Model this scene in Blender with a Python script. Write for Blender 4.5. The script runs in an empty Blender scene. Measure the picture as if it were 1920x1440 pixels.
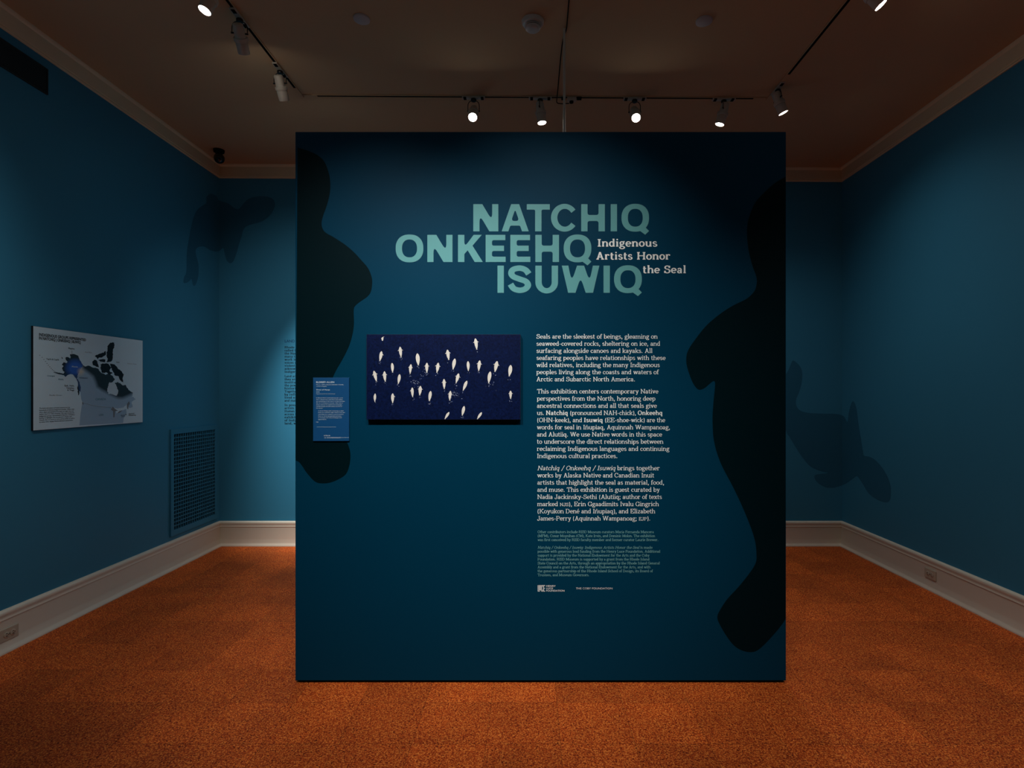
import bpy, bmesh, math, random
from mathutils import Vector, Matrix
from mathutils.geometry import tessellate_polygon

random.seed(7)
C = bpy.context.scene.collection

# ------------------------------------------------------------------ camera
F = 1045.0                      # focal length in pixels of the 1920 frame
VX, VY = 995.0, 736.0           # vanishing point of the room's depth axis
EYE = 1.44
cam_d = bpy.data.cameras.new('camera')
cam_d.sensor_width = 36.0
cam_d.sensor_fit = 'HORIZONTAL'
cam_d.lens = F / 1920.0 * 36.0
cam_d.shift_x = -(VX - 960.0) / 1920.0
cam_d.shift_y = (720.0 - VY) / 1920.0 * -1.0
cam_d.clip_start = 0.02
cam = bpy.data.objects.new('camera', cam_d)
C.objects.link(cam)
cam.location = (0, 0, EYE)
cam.rotation_euler = (math.pi / 2, 0, 0)
bpy.context.scene.camera = cam

# ------------------------------------------------------------------ world, exposure
w = bpy.data.worlds.new('world')
bpy.context.scene.world = w
w.use_nodes = True
w.node_tree.nodes['Background'].inputs[0].default_value = (0.9, 0.95, 1.0, 1)
w.node_tree.nodes['Background'].inputs[1].default_value = 0.0
vs = bpy.context.scene.view_settings
vs.view_transform = 'Standard'
vs.look = 'None'
vs.gamma = 1.0
vs.use_curve_mapping = False
vs.exposure = 2.0

LAMP = (1.0, 0.99, 0.95)
# lamps: name -> (watts, cone degrees, blend)
POWER = dict(panel_a=(47, 60), panel_b=(31, 56), panel_c=(11, 70), floor_left=(5, 78), floor_right=(15, 70), near_left=(20, 85), near_right=(8, 95),
             left_wall=(5, 90), right_wall=(1.5, 90), over_a=(0.3, 60), over_b=(0.3, 60), down=(3, 150), corner=(5, 120), left_cross=(9, 160), back_left=(125, 50), back_left_b=(13, 80))

# ------------------------------------------------------------------ room measures
WL, WR = -2.935, 2.935          # left and right wall planes
WB = 5.252                      # back wall plane
WF = -2.6                       # wall behind the photographer
PD = 2.761                      # front face of the display wall
def zc(x):                      # the ceiling sags a little to the right
    return 3.566 - 0.006 * x

# ------------------------------------------------------------------ colours, materials
def s2l(c):
    c /= 255.0
    return c / 12.92 if c <= 0.04045 else ((c + 0.055) / 1.055) ** 2.4
def rgb(r, g, b):
    return (s2l(r), s2l(g), s2l(b), 1.0)

def mat(name, col, rough=0.6, metal=0.0, spec=0.5, bump=0.0, bscale=200.0, var=0.0, vscale=3.0):
    m = bpy.data.materials.new(name)
    m.use_nodes = True
    nt = m.node_tree
    b = nt.nodes['Principled BSDF']
    b.inputs['Base Color'].default_value = col
    b.inputs['Roughness'].default_value = rough
    b.inputs['Metallic'].default_value = metal
    b.inputs['Specular IOR Level'].default_value = spec
    if bump or var:
        tc = nt.nodes.new('ShaderNodeTexCoord')
    if var:
        n = nt.nodes.new('ShaderNodeTexNoise'); n.inputs['Scale'].default_value = vscale; n.inputs['Detail'].default_value = 5
        nt.links.new(tc.outputs['Object'], n.inputs['Vector'])
        mx = nt.nodes.new('ShaderNodeMix'); mx.data_type = 'RGBA'
        mx.inputs['A'].default_value = tuple(c * (1 - var) for c in col[:3]) + (1,)
        mx.inputs['B'].default_value = tuple(min(1, c * (1 + var)) for c in col[:3]) + (1,)
        nt.links.new(n.outputs['Fac'], mx.inputs['Factor'])
        nt.links.new(mx.outputs['Result'], b.inputs['Base Color'])
    if bump:
        n2 = nt.nodes.new('ShaderNodeTexNoise'); n2.inputs['Scale'].default_value = bscale; n2.inputs['Detail'].default_value = 3
        nt.links.new(tc.outputs['Object'], n2.inputs['Vector'])
        bp = nt.nodes.new('ShaderNodeBump'); bp.inputs['Strength'].default_value = bump; bp.inputs['Distance'].default_value = 0.002
        nt.links.new(n2.outputs['Fac'], bp.inputs['Height'])
        nt.links.new(bp.outputs['Normal'], b.inputs['Normal'])
    return m

def emit(name, col, strength):
    m = bpy.data.materials.new(name); m.use_nodes = True
    nt = m.node_tree
    nt.nodes.remove(nt.nodes['Principled BSDF'])
    e = nt.nodes.new('ShaderNodeEmission')
    e.inputs[0].default_value = col; e.inputs[1].default_value = strength
    nt.links.new(e.outputs[0], nt.nodes['Material Output'].inputs[0])
    return m

def floor_mat():
    m = bpy.data.materials.new('cork_floor'); m.use_nodes = True
    nt = m.node_tree; L = nt.links; N = nt.nodes
    b = N['Principled BSDF']
    b.inputs['Roughness'].default_value = 0.75
    b.inputs['Specular IOR Level'].default_value = 0.25
    tc = N.new('ShaderNodeTexCoord')
    vo = N.new('ShaderNodeTexVoronoi'); vo.inputs['Scale'].default_value = 250.0
    L.new(tc.outputs['Object'], vo.inputs['Vector'])
    n1 = N.new('ShaderNodeTexNoise'); n1.inputs['Scale'].default_value = 130.0; n1.inputs['Detail'].default_value = 4
    L.new(tc.outputs['Object'], n1.inputs['Vector'])
    sep = N.new('ShaderNodeSeparateColor'); L.new(vo.outputs['Color'], sep.inputs[0])
    add = N.new('ShaderNodeMath'); add.operation = 'MULTIPLY_ADD'
    L.new(sep.outputs[0], add.inputs[0]); add.inputs[1].default_value = 0.5
    L.new(n1.outputs['Fac'], add.inputs[2])
    ramp = N.new('ShaderNodeValToRGB')
    e = ramp.color_ramp.elements
    e[0].position = 0.42; e[0].color = FLOOR_COLS[0]
    e[1].position = 1.0; e[1].color = FLOOR_COLS[3]
    k = e.new(0.62); k.color = FLOOR_COLS[1]
    k = e.new(0.82); k.color = FLOOR_COLS[2]
    L.new(add.outputs[0], ramp.inputs['Fac'])
    # twelve-inch tiles, each a little lighter or darker
    mp = N.new('ShaderNodeMapping')
    mp.inputs['Location'].default_value = (-0.122 / 0.305, -0.149 / 0.305, 0)
    mp.inputs['Scale'].default_value = (1 / 0.305, 1 / 0.305, 1)
    L.new(tc.outputs['Object'], mp.inputs['Vector'])
    fl = N.new('ShaderNodeVectorMath'); fl.operation = 'FLOOR'; L.new(mp.outputs[0], fl.inputs[0])
    wn = N.new('ShaderNodeTexWhiteNoise'); wn.noise_dimensions = '3D'; L.new(fl.outputs[0], wn.inputs['Vector'])
    fr = N.new('ShaderNodeVectorMath'); fr.operation = 'FRACTION'; L.new(mp.outputs[0], fr.inputs[0])
    sx = N.new('ShaderNodeSeparateXYZ'); L.new(fr.outputs[0], sx.inputs[0])
    def edge(sock):
        a = N.new('ShaderNodeMath'); a.operation = 'SUBTRACT'; L.new(sock, a.inputs[0]); a.inputs[1].default_value = 0.5
        c = N.new('ShaderNodeMath'); c.operation = 'ABSOLUTE'; L.new(a.outputs[0], c.inputs[0])
        d = N.new('ShaderNodeMath'); d.operation = 'GREATER_THAN'; L.new(c.outputs[0], d.inputs[0]); d.inputs[1].default_value = 0.4955
        return d
    ex, ey = edge(sx.outputs[0]), edge(sx.outputs[1])
    mxm = N.new('ShaderNodeMath'); mxm.operation = 'MAXIMUM'; L.new(ex.outputs[0], mxm.inputs[0]); L.new(ey.outputs[0], mxm.inputs[1])
    big = N.new('ShaderNodeTexNoise'); big.inputs['Scale'].default_value = 4.0; big.inputs['Detail'].default_value = 4
    L.new(tc.outputs['Object'], big.inputs['Vector'])
    v1 = N.new('ShaderNodeMapRange'); v1.inputs['To Min'].default_value = 0.85; v1.inputs['To Max'].default_value = 1.12
    L.new(wn.outputs['Value'], v1.inputs['Value'])
    v2 = N.new('ShaderNodeMapRange'); v2.inputs['From Min'].default_value = 0.3; v2.inputs['From Max'].default_value = 0.7
    v2.inputs['To Min'].default_value = 0.86; v2.inputs['To Max'].default_value = 1.14
    L.new(big.outputs['Fac'], v2.inputs['Value'])
    v3 = N.new('ShaderNodeMath'); v3.operation = 'MULTIPLY'; L.new(v1.outputs[0], v3.inputs[0]); L.new(v2.outputs[0], v3.inputs[1])
    v4 = N.new('ShaderNodeMath'); v4.operation = 'MULTIPLY_ADD'; L.new(mxm.outputs[0], v4.inputs[0]); v4.inputs[1].default_value = -0.42; v4.inputs[2].default_value = 1.0
    v5 = N.new('ShaderNodeMath'); v5.operation = 'MULTIPLY'; L.new(v3.outputs[0], v5.inputs[0]); L.new(v4.outputs[0], v5.inputs[1])
    sc = N.new('ShaderNodeVectorMath'); sc.operation = 'SCALE'
    L.new(ramp.outputs['Color'], sc.inputs[0]); L.new(v5.outputs[0], sc.inputs['Scale'])
    L.new(sc.outputs[0], b.inputs['Base Color'])
    bp = N.new('ShaderNodeBump'); bp.inputs['Strength'].default_value = 0.25; bp.inputs['Distance'].default_value = 0.003
    L.new(add.outputs[0], bp.inputs['Height']); L.new(bp.outputs['Normal'], b.inputs['Normal'])
    return m

FLOOR_COLS = [rgb(84, 19, 3), rgb(170, 63, 15), rgb(210, 90, 26), rgb(244, 138, 58)]
M = {}
M['floor'] = floor_mat()
M['wall'] = mat('blue_wall_paint', rgb(52, 124, 156), 0.6, spec=0.2, bump=0.06, bscale=260)
M['panel'] = mat('deep_teal_paint', rgb(0, 60, 86), 0.5, spec=0.06, bump=0.05, bscale=320)
M['seal'] = mat('near_black_teal_vinyl', rgb(0, 25, 31), 0.5, spec=0.05)
M['decal'] = mat('dark_blue_vinyl', rgb(38, 96, 124), 0.6, spec=0.2)
M['ceiling'] = mat('ceiling_paint', rgb(204, 172, 132), 0.9, spec=0.1, bump=0.05, bscale=150)
M['plate'] = mat('plate_grey_enamel', rgb(196, 190, 184), 0.6, spec=0.2)
M['trim'] = mat('greige_trim_paint', rgb(224, 214, 196), 0.4, spec=0.4, bump=0.03, bscale=120)
M['crown'] = mat('cream_crown_paint', rgb(228, 208, 172), 0.5, spec=0.3)
M['white'] = mat('white_enamel', rgb(205, 200, 188), 0.35, spec=0.5)
M['fixture'] = mat('lamp_enamel', rgb(196, 186, 168), 0.4, spec=0.5)
M['dark_metal'] = mat('dark_bracket_metal', rgb(52, 50, 46), 0.35, metal=0.8)
M['black'] = mat('black_slot', rgb(5, 5, 5), 0.8, spec=0.08)
M['void'] = mat('duct_dark', rgb(8, 10, 11), 0.9, spec=0.05)
M['vent'] = mat('dark_vent_paint', rgb(24, 40, 44), 0.6)
M['title'] = mat('aqua_vinyl', rgb(98, 170, 172), 0.5, spec=0.3)
M['cream'] = mat('cream_vinyl', rgb(250, 255, 252), 0.5, spec=0.3)
M['credit'] = mat('pale_aqua_vinyl', rgb(122, 184, 186), 0.5, spec=0.3)
M['ink'] = mat('black_ink', rgb(14, 18, 24), 0.6, spec=0.2)
M['blue_ink'] = mat('blue_ink', rgb(18, 52, 92), 0.6, spec=0.2)
M['label'] = mat('label_blue', rgb(10, 78, 130), 0.5, spec=0.3)
M['label_ink'] = mat('label_pale_ink', rgb(214, 232, 240), 0.6)
M['map'] = mat('map_grey_paper', rgb(196, 222, 234), 0.55, spec=0.3)
M['board'] = mat('board_edge_black', rgb(12, 12, 14), 0.6)
M['map_teal'] = mat('map_teal_ink', rgb(40, 112, 130), 0.6)
M['map_grey'] = mat('map_grey_ink', rgb(112, 118, 122), 0.6)
M['map_land'] = mat('map_pale_blue', rgb(146, 176, 200), 0.6)
M['animal'] = mat('print_pale_animals', rgb(244, 238, 226), 0.35, var=0.12, vscale=40)
M['foam'] = mat('print_foam', rgb(150, 160, 190), 0.4)
M['glass_black'] = mat('smoked_dome', rgb(10, 8, 12), 0.06, spec=0.8)
M['lens'] = emit('lit_lens', (1.0, 0.95, 0.9, 1), 15.0)
M['lens_off'] = mat('lens_glass', rgb(120, 120, 118), 0.1)
M['socket'] = mat('socket_ivory', rgb(186, 176, 158), 0.35)

def water_mat():
    m = bpy.data.materials.new('print_navy_water'); m.use_nodes = True
    nt = m.node_tree; L = nt.links; N = nt.nodes; b = N['Principled BSDF']
    b.inputs['Roughness'].default_value = 0.3
    b.inputs['Specular IOR Level'].default_value = 0.3
    tc = N.new('ShaderNodeTexCoord')
    n = N.new('ShaderNodeTexNoise'); n.inputs['Scale'].default_value = 130; n.inputs['Detail'].default_value = 6; n.inputs['Distortion'].default_value = 0.8
    L.new(tc.outputs['Object'], n.inputs['Vector'])
    r = N.new('ShaderNodeValToRGB'); e = r.color_ramp.elements
    e[0].position = 0.25; e[0].color = rgb(4, 12, 36)
    e[1].position = 0.85; e[1].color = rgb(15, 33, 84)
    L.new(n.outputs['Fac'], r.inputs['Fac']); L.new(r.outputs['Color'], b.inputs['Base Color'])
    return m
M['water'] = water_mat()

def attr_mat(name):
    m = bpy.data.materials.new(name); m.use_nodes = True
    nt = m.node_tree; b = nt.nodes['Principled BSDF']
    b.inputs['Roughness'].default_value = 0.6
    a = nt.nodes.new('ShaderNodeVertexColor'); a.layer_name = 'ink'
    nt.links.new(a.outputs['Color'], b.inputs['Base Color'])
    return m

# ------------------------------------------------------------------ mesh building helpers
class MB:
    def __init__(s): s.v, s.f = [], []
    def quad(s, a, b, c, d):
        i = len(s.v); s.v += [a, b, c, d]; s.f.append((i, i + 1, i + 2, i + 3))
    def tri(s, a, b, c):
        i = len(s.v); s.v += [a, b, c]; s.f.append((i, i + 1, i + 2))
    def box(s, x0, x1, y0, y1, z0, z1):
        i = len(s.v)
        s.v += [(x0, y0, z0), (x1, y0, z0), (x1, y1, z0), (x0, y1, z0), (x0, y0, z1), (x1, y0, z1), (x1, y1, z1), (x0, y1, z1)]
        for q in ((0, 3, 2, 1), (4, 5, 6, 7), (0, 1, 5, 4), (1, 2, 6, 5), (2, 3, 7, 6), (3, 0, 4, 7)):
            s.f.append(tuple(i + k for k in q))
    def lathe(s, prof, n=32, mtx=None, cap=True):
        """prof: (radius, height) pairs turned about the local z axis"""
        mtx = mtx or Matrix()
        i = len(s.v); k = len(prof)
        for r, h in prof:
            for j in range(n):
                a = 2 * math.pi * j / n
                s.v.append(tuple(mtx @ Vector((r * math.cos(a), r * math.sin(a), h))))
        for p in range(k - 1):
            for j in range(n):
                a, b = i + p * n + j, i + p * n + (j + 1) % n
                s.f.append((a, b, b + n, a + n))
        if cap:
            s.f.append(tuple(i + j for j in range(n))[::-1])
            s.f.append(tuple(i + (k - 1) * n + j for j in range(n)))
    def tube(s, pts, r, n=8, cap=True):
        pts = [Vector(p) for p in pts]
        i = len(s.v); k = len(pts)
        up = None
        for q in range(k):
            t = (pts[min(q + 1, k - 1)] - pts[max(q - 1, 0)]).normalized()
            if up is None:
                up = t.orthogonal().normalized()
            up = (up - t * up.dot(t)).normalized()
            sd = t.cross(up)
            for j in range(n):
                a = 2 * math.pi * j / n
                s.v.append(tuple(pts[q] + (up * math.cos(a) + sd * math.sin(a)) * r))
        for q in range(k - 1):
            for j in range(n):
                a, b = i + q * n + j, i + q * n + (j + 1) % n
                s.f.append((a, b, b + n, a + n))
        if cap:
            s.f.append(tuple(i + j for j in range(n))[::-1])
            s.f.append(tuple(i + (k - 1) * n + j for j in range(n)))
    def sweep(s, prof, pts):
        """prof: list of (a, z) profile points; pts: function (a, z, k) -> xyz, k = 0 or 1 at either end"""
        i = len(s.v); n = len(prof)
        for k in (0, 1):
            for a, z in prof: s.v.append(pts(a, z, k))
        for j in range(n):
            a, b = i + j, i + (j + 1) % n
            s.f.append((a, b, b + n, a + n))
        s.f.append(tuple(i + j for j in range(n))); s.f.append(tuple(i + n + j for j in range(n))[::-1])
    def build(s, name, m, parent=None, smooth=None, bevel=0.0, loc=None, flip=False):
        me = bpy.data.meshes.new(name)
        me.from_pydata(s.v, [], s.f)
        bm = bmesh.new(); bm.from_mesh(me)
        if not flip:
            bmesh.ops.recalc_face_normals(bm, faces=bm.faces)
        if bevel:
            bmesh.ops.remove_doubles(bm, verts=bm.verts, dist=1e-6)
            ed = [e for e in bm.edges if len(e.link_faces) == 2 and e.calc_face_angle(0) > 0.6]
            bmesh.ops.bevel(bm, geom=ed, offset=bevel, segments=2, affect='EDGES', profile=0.5)
        bm.to_mesh(me); bm.free()
        if smooth is not None:
            me.polygons.foreach_set('use_smooth', [True] * len(me.polygons))
            me.set_sharp_from_angle(angle=math.radians(smooth))
        me.materials.append(m)
        o = bpy.data.objects.new(name, me)
        C.objects.link(o)
        if parent: o.parent = parent
        if loc: o.location = loc
        return o

def tag(o, label, cat, group=None):
    o['label'] = label; o['category'] = cat
    if group: o['group'] = group
    return o
def thing(name, label, cat, loc=(0, 0, 0), group=None):
    o = bpy.data.objects.new(name, None); o.empty_display_size = 0.05
    C.objects.link(o); o.location = loc
    return tag(o, label, cat, group)
def struct(o):
    o['kind'] = 'structure'; return o

# a Plane maps (right, up) in metres on a wall to the room
class Plane:
    def __init__(s, o, x, y, n): s.o, s.x, s.y, s.n = Vector(o), Vector(x), Vector(y), Vector(n)
    def at(s, a, b, d=0.0): return tuple(s.o + s.x * a + s.y * b + s.n * d)
P_PANEL = Plane((0, PD, 0), (1, 0, 0), (0, 0, 1), (0, -1, 0))
P_BACK = Plane((0, WB, 0), (1, 0, 0), (0, 0, 1), (0, -1, 0))
P_LEFT = Plane((WL, 0, 0), (0, 1, 0), (0, 0, 1), (1, 0, 0))
P_RIGHT = Plane((WR, 0, 0), (0, -1, 0), (0, 0, 1), (-1, 0, 0))
# measurements taken off the photograph, turned into metres on each wall
def on_panel(u, v, off=0.0): return ((u - VX) * (PD - off) / F, EYE - (v - VY) * (PD - off) / F)
def on_back(u, v): return ((u - VX) * WB / F, EYE - (v - VY) * WB / F)
def on_left(u, v, off=0.0):
    y = (-WL - off) * F / (VX - u); return (y, EYE - (v - VY) * y / F)
def on_right(u, v):
    y = WR * F / (u - VX); return (-y, EYE - (v - VY) * y / F)

def smooth_loop(pts, sub=6, closed=True):
    n = len(pts); out = []
    rng = range(n) if closed else range(n - 1)
    for i in rng:
        if closed: p0, p1, p2, p3 = (pts[(i + k - 1) % n] for k in range(4))
        else: p0, p1, p2, p3 = pts[max(i - 1, 0)], pts[i], pts[i + 1], pts[min(i + 2, n - 1)]
        for j in range(sub):
            t = j / sub
            out.append(tuple(0.5 * (2 * b + (c - a) * t + (2 * a - 5 * b + 4 * c - d) * t * t + (3 * b - a - 3 * c + d) * t ** 3)
                             for a, b, c, d in zip(p0, p1, p2, p3)))
    if not closed: out.append(tuple(pts[-1]))
    return out

def fill(mb, loops, plane, d):
    """fill a flat outline (first loop) with holes (further loops), lying d metres off a wall plane"""
    L = [[Vector((a, b, 0)) for a, b in lp] for lp in loops]
    flat = [p for lp in L for p in lp]
    i = len(mb.v)
    mb.v += [plane.at(p.x, p.y, d) for p in flat]
    for t in tessellate_polygon(L):
        mb.f.append(tuple(i + k for k in t))

# ------------------------------------------------------------------ lettering
def arc(cx, cy, rx, ry, a0, a1, n=None):
    n = n or max(4, int(abs(a1 - a0) / 22))
    return [(cx + rx * math.cos(math.radians(a0 + (a1 - a0) * k / n)), cy + ry * math.sin(math.radians(a0 + (a1 - a0) * k / n))) for k in range(n + 1)]
# A slab serif drawn with a broad pen.  'S' strokes, 'B' flat slabs (x0, x1, y), 'D' dots.
G = {}
def g(ch, adv, S=(), B=(), D=()): G[ch] = (adv, S, B, D)
def ln(*p): return list(p)
X, CAPH, ASC = 500, 720, 760
# slabs: y given is the edge line; 'b' sits on it, 't' hangs from it
g('a', 470, [arc(215, 350, 125, 120, 165, 0) + [(340, 110)] + arc(400, 110, 60, 80, 180, 290), arc(195, 140, 130, 118, 0, 360)], (), [(98, 385, 42)])
g('b', 510, [ln((95, 0), (95, ASC)), arc(275, 250, 170, 222, 0, 360)], [(0, 95, ASC, 't')])
g('c', 440, [arc(245, 250, 185, 222, 50, 320)], (), [(362, 385, 46)])
g('d', 520, [arc(225, 250, 170, 222, 0, 360), ln((395, 0), (395, ASC))], [(300, 395, ASC, 't'), (395, 490, 0, 'b')])
g('e', 470, [arc(240, 250, 188, 222, 0, 318), ln((55, 255), (428, 255))])
g('f', 320, [ln((125, 0), (125, 600)) + arc(245, 610, 120, 118, 180, 50)], [(20, 250, 0, 'b'), (15, 275, X, 't')], [(318, 670, 42)])
g('g', 480, [arc(220, 335, 145, 140, 0, 360), ln((320, 430), (400, 490), (460, 480)), ln((135, 225), (95, 130), (140, 60), (330, 40)), arc(235, -85, 190, 115, 0, 360)])
g('h', 560, [ln((105, 0), (105, ASC)), arc(285, 300, 165, 172, 180, 0) + [(450, 0)]], [(5, 205, 0, 'b'), (355, 550, 0, 'b'), (5, 105, ASC, 't')])
g('i', 250, [ln((125, 0), (125, X))], [(20, 230, 0, 'b'), (20, 125, X, 't')], [(120, 670, 62)])
g('j', 250, [ln((135, X), (135, -100)) + arc(55, -100, 80, 100, 0, -120)], [(30, 135, X, 't')], [(130, 670, 62)])
g('k', 530, [ln((105, 0), (105, ASC)), ln((410, 470), (150, 210)), ln((220, 280), (430, 25))], [(5, 205, 0, 'b'), (350, 530, 0, 'b'), (310, 510, X, 't'), (5, 105, ASC, 't')])
g('l', 250, [ln((125, 0), (125, ASC))], [(20, 230, 0, 'b'), (20, 125, ASC, 't')])
g('m', 840, [ln((105, 0), (105, X)), arc(260, 310, 150, 162, 180, 0) + [(410, 0)], arc(570, 310, 155, 162, 180, 0) + [(725, 0)]], [(5, 205, 0, 'b'), (320, 505, 0, 'b'), (630, 825, 0, 'b'), (5, 105, X, 't')])
g('n', 560, [ln((105, 0), (105, X)), arc(285, 300, 165, 172, 180, 0) + [(450, 0)]], [(5, 205, 0, 'b'), (355, 550, 0, 'b'), (5, 105, X, 't')])
g('o', 490, [arc(245, 250, 192, 222, 0, 360)])
g('p', 520, [ln((105, -215), (105, X)), arc(285, 250, 170, 222, 0, 360)], [(5, 215, -215, 'b'), (5, 105, X, 't')])
g('q', 520, [arc(225, 250, 170, 222, 0, 360), ln((400, -215), (400, X))], [(295, 505, -215, 'b')])
g('r', 410, [ln((105, 0), (105, X)), arc(270, 300, 165, 172, 180, 60)], [(5, 225, 0, 'b'), (5, 105, X, 't')], [(345, 430, 52)])
g('s', 410, [arc(200, 365, 125, 108, 40, 270)[:-1] + arc(205, 138, 140, 112, 90, -140)], [], [(318, 410, 36), (75, 85, 36)])
g('t', 340, [ln((130, 650), (130, 120)) + arc(225, 120, 95, 95, 180, 320)], [(20, 300, X, 't')])
g('u', 560, [ln((105, X), (105, 180)) + arc(265, 190, 160, 165, 180, 360) + [(425, 190)], ln((440, 0), (440, X))], [(5, 105, X, 't'), (345, 440, X, 't'), (440, 540, 0, 'b')])
g('v', 500, [ln((85, 490), (250, 20)), ln((415, 490), (250, 20))], [(0, 190, X, 't'), (320, 500, X, 't')])
g('w', 730, [ln((85, 490), (215, 20)), ln((365, 490), (215, 20)), ln((365, 490), (515, 20)), ln((650, 490), (515, 20))], [(0, 190, X, 't'), (555, 730, X, 't'), (310, 420, X, 't')])
g('x', 500, [ln((85, 480), (420, 20)), ln((410, 480), (85, 20))], [(5, 190, X, 't'), (320, 495, X, 't'), (0, 185, 0, 'b'), (320, 505, 0, 'b')])
g('y', 500, [ln((85, 490), (260, 20)), ln((415, 490), (240, -60), (180, -180), (100, -190))], [(0, 190, X, 't'), (320, 500, X, 't')], [(85, -165, 48)])
g('z', 440, [ln((370, 470), (70, 30))], [(50, 400, X, 't'), (40, 400, 0, 'b')])
g('A', 720, [ln((130, 0), (350, 715)), ln((590, 0), (350, 715)), ln((205, 240), (515, 240))], [(20, 245, 0, 'b'), (470, 710, 0, 'b')])
g('B', 640, [ln((130, 0), (130, CAPH)), arc(330, 540, 160, 155, 90, -90), arc(350, 200, 190, 175, 90, -90), ln((130, 375), (350, 375))], [(20, 345, 0, 'b'), (20, 335, CAPH, 't')])
g('C', 660, [arc(340, 360, 270, 335, 40, 320), ln((560, 470), (560, 690))])
g('D', 700, [ln((130, 0), (130, CAPH)), arc(340, 360, 260, 335, 90, -90)], [(20, 345, 0, 'b'), (20, 345, CAPH, 't')])
g('E', 640, [ln((130, 0), (130, CAPH)), ln((130, 370), (400, 370)), ln((400, 280), (400, 460)), ln((560, 0), (575, 200)), ln((550, 720), (550, 540))], [(20, 585, 0, 'b'), (20, 570, CAPH, 't')])
g('F', 600, [ln((130, 0), (130, CAPH)), ln((130, 370), (390, 370)), ln((390, 280), (390, 460)), ln((540, 720), (540, 530))], [(20, 260, 0, 'b'), (20, 560, CAPH, 't')])
g('G', 710, [arc(345, 360, 275, 335, 40, 345), ln((585, 470), (585, 690)), ln((585, 0), (585, 300))], [(450, 700, 320, 't')])
g('H', 780, [ln((140, 0), (140, CAPH)), ln((640, 0), (640, CAPH)), ln((140, 365), (640, 365))], [(20, 260, 0, 'b'), (20, 260, CAPH, 't'), (520, 760, 0, 'b'), (520, 760, CAPH, 't')])
g('I', 330, [ln((165, 0), (165, CAPH))], [(30, 300, 0, 'b'), (30, 300, CAPH, 't')])
g('J', 500, [ln((340, CAPH), (340, 160)) + arc(190, 160, 150, 165, 0, -170)], [(210, 480, CAPH, 't')], [(60, 150, 60)])
g('K', 740, [ln((140, 0), (140, CAPH)), ln((580, 690), (190, 320)), ln((300, 410), (610, 20))], [(20, 260, 0, 'b'), (20, 260, CAPH, 't'), (500, 740, 0, 'b'), (470, 700, CAPH, 't')])
g('L', 600, [ln((135, 0), (135, CAPH)), ln((550, 0), (560, 210))], [(20, 570, 0, 'b'), (20, 265, CAPH, 't')])
g('M', 900, [ln((140, 0), (140, CAPH)), ln((140, 715), (450, 90)), ln((760, 715), (450, 90)), ln((760, 0), (760, CAPH))], [(20, 260, 0, 'b'), (20, 140, CAPH, 't'), (640, 880, 0, 'b'), (760, 880, CAPH, 't')])
g('N', 780, [ln((140, 0), (140, CAPH)), ln((140, 700), (640, 20)), ln((640, 0), (640, CAPH))], [(20, 260, 0, 'b'), (20, 140, CAPH, 't'), (520, 760, CAPH, 't')])
g('O', 700, [arc(350, 360, 285, 335, 0, 360)])
g('P', 620, [ln((130, 0), (130, CAPH)), arc(360, 525, 190, 170, 90, -90), ln((130, 355), (360, 355))], [(20, 270, 0, 'b'), (20, 365, CAPH, 't')])
g('Q', 700, [arc(350, 360, 285, 335, 0, 360), ln((400, 140), (620, -80))])
g('R', 690, [ln((130, 0), (130, CAPH)), arc(360, 530, 180, 165, 90, -90), ln((130, 365), (380, 365)), ln((400, 350), (590, 20))], [(20, 260, 0, 'b'), (20, 365, CAPH, 't'), (540, 690, 0, 'b')])
g('S', 560, [arc(280, 540, 190, 155, 20, 270)[:-1] + arc(280, 205, 215, 180, 90, -160), ln((465, 500), (465, 700)), ln((75, 20), (75, 230))])
g('T', 660, [ln((330, 0), (330, CAPH)), ln((70, 720), (65, 530)), ln((590, 720), (595, 530))], [(200, 460, 0, 'b'), (45, 615, CAPH, 't')])
g('U', 760, [ln((150, CAPH), (150, 240)) + arc(375, 240, 225, 215, 180, 360) + [(600, CAPH)]], [(30, 270, CAPH, 't'), (480, 720, CAPH, 't')])
g('V', 720, [ln((130, 710), (360, 20)), ln((590, 710), (360, 20))], [(20, 245, CAPH, 't'), (475, 700, CAPH, 't')])
g('W', 1020, [ln((120, 710), (310, 20)), ln((510, 710), (310, 20)), ln((510, 710), (710, 20)), ln((900, 710), (710, 20))], [(10, 240, CAPH, 't'), (790, 1010, CAPH, 't'), (420, 600, CAPH, 't')])
g('Y', 690, [ln((120, 710), (345, 330)), ln((570, 710), (345, 330)), ln((345, 0), (345, 330))], [(15, 230, CAPH, 't'), (460, 675, CAPH, 't'), (220, 470, 0, 'b')])
g('.', 250, (), (), [(120, 58, 66)])
g(',', 250, [ln((130, 50), (120, -60), (70, -130))], (), [(120, 58, 66)])
g(';', 270, [ln((140, 50), (130, -60), (80, -130))], (), [(130, 58, 66), (130, 420, 66)])
g(':', 260, (), (), [(125, 58, 66), (125, 420, 66)])
g('-', 340, [ln((50, 260), (290, 260))])
g('(', 320, [arc(330, 290, 220, 470, 125, 235)])
g(')', 320, [arc(-10, 290, 220, 470, 55, -55)])
g('/', 420, [ln((60, -120), (360, 790))])
g("'", 180, [ln((95, 760), (85, 560))])
g('|', 300, [ln((150, -150), (150, 800))])
g(' ', 260)
G['ñ'] = (560, G['n'][1] + [ln((190, 620), (245, 680), (320, 630), (380, 690))], G['n'][2], ())
G['é'] = (470, G['e'][1] + [ln((210, 580), (330, 730))], (), ())

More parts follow.
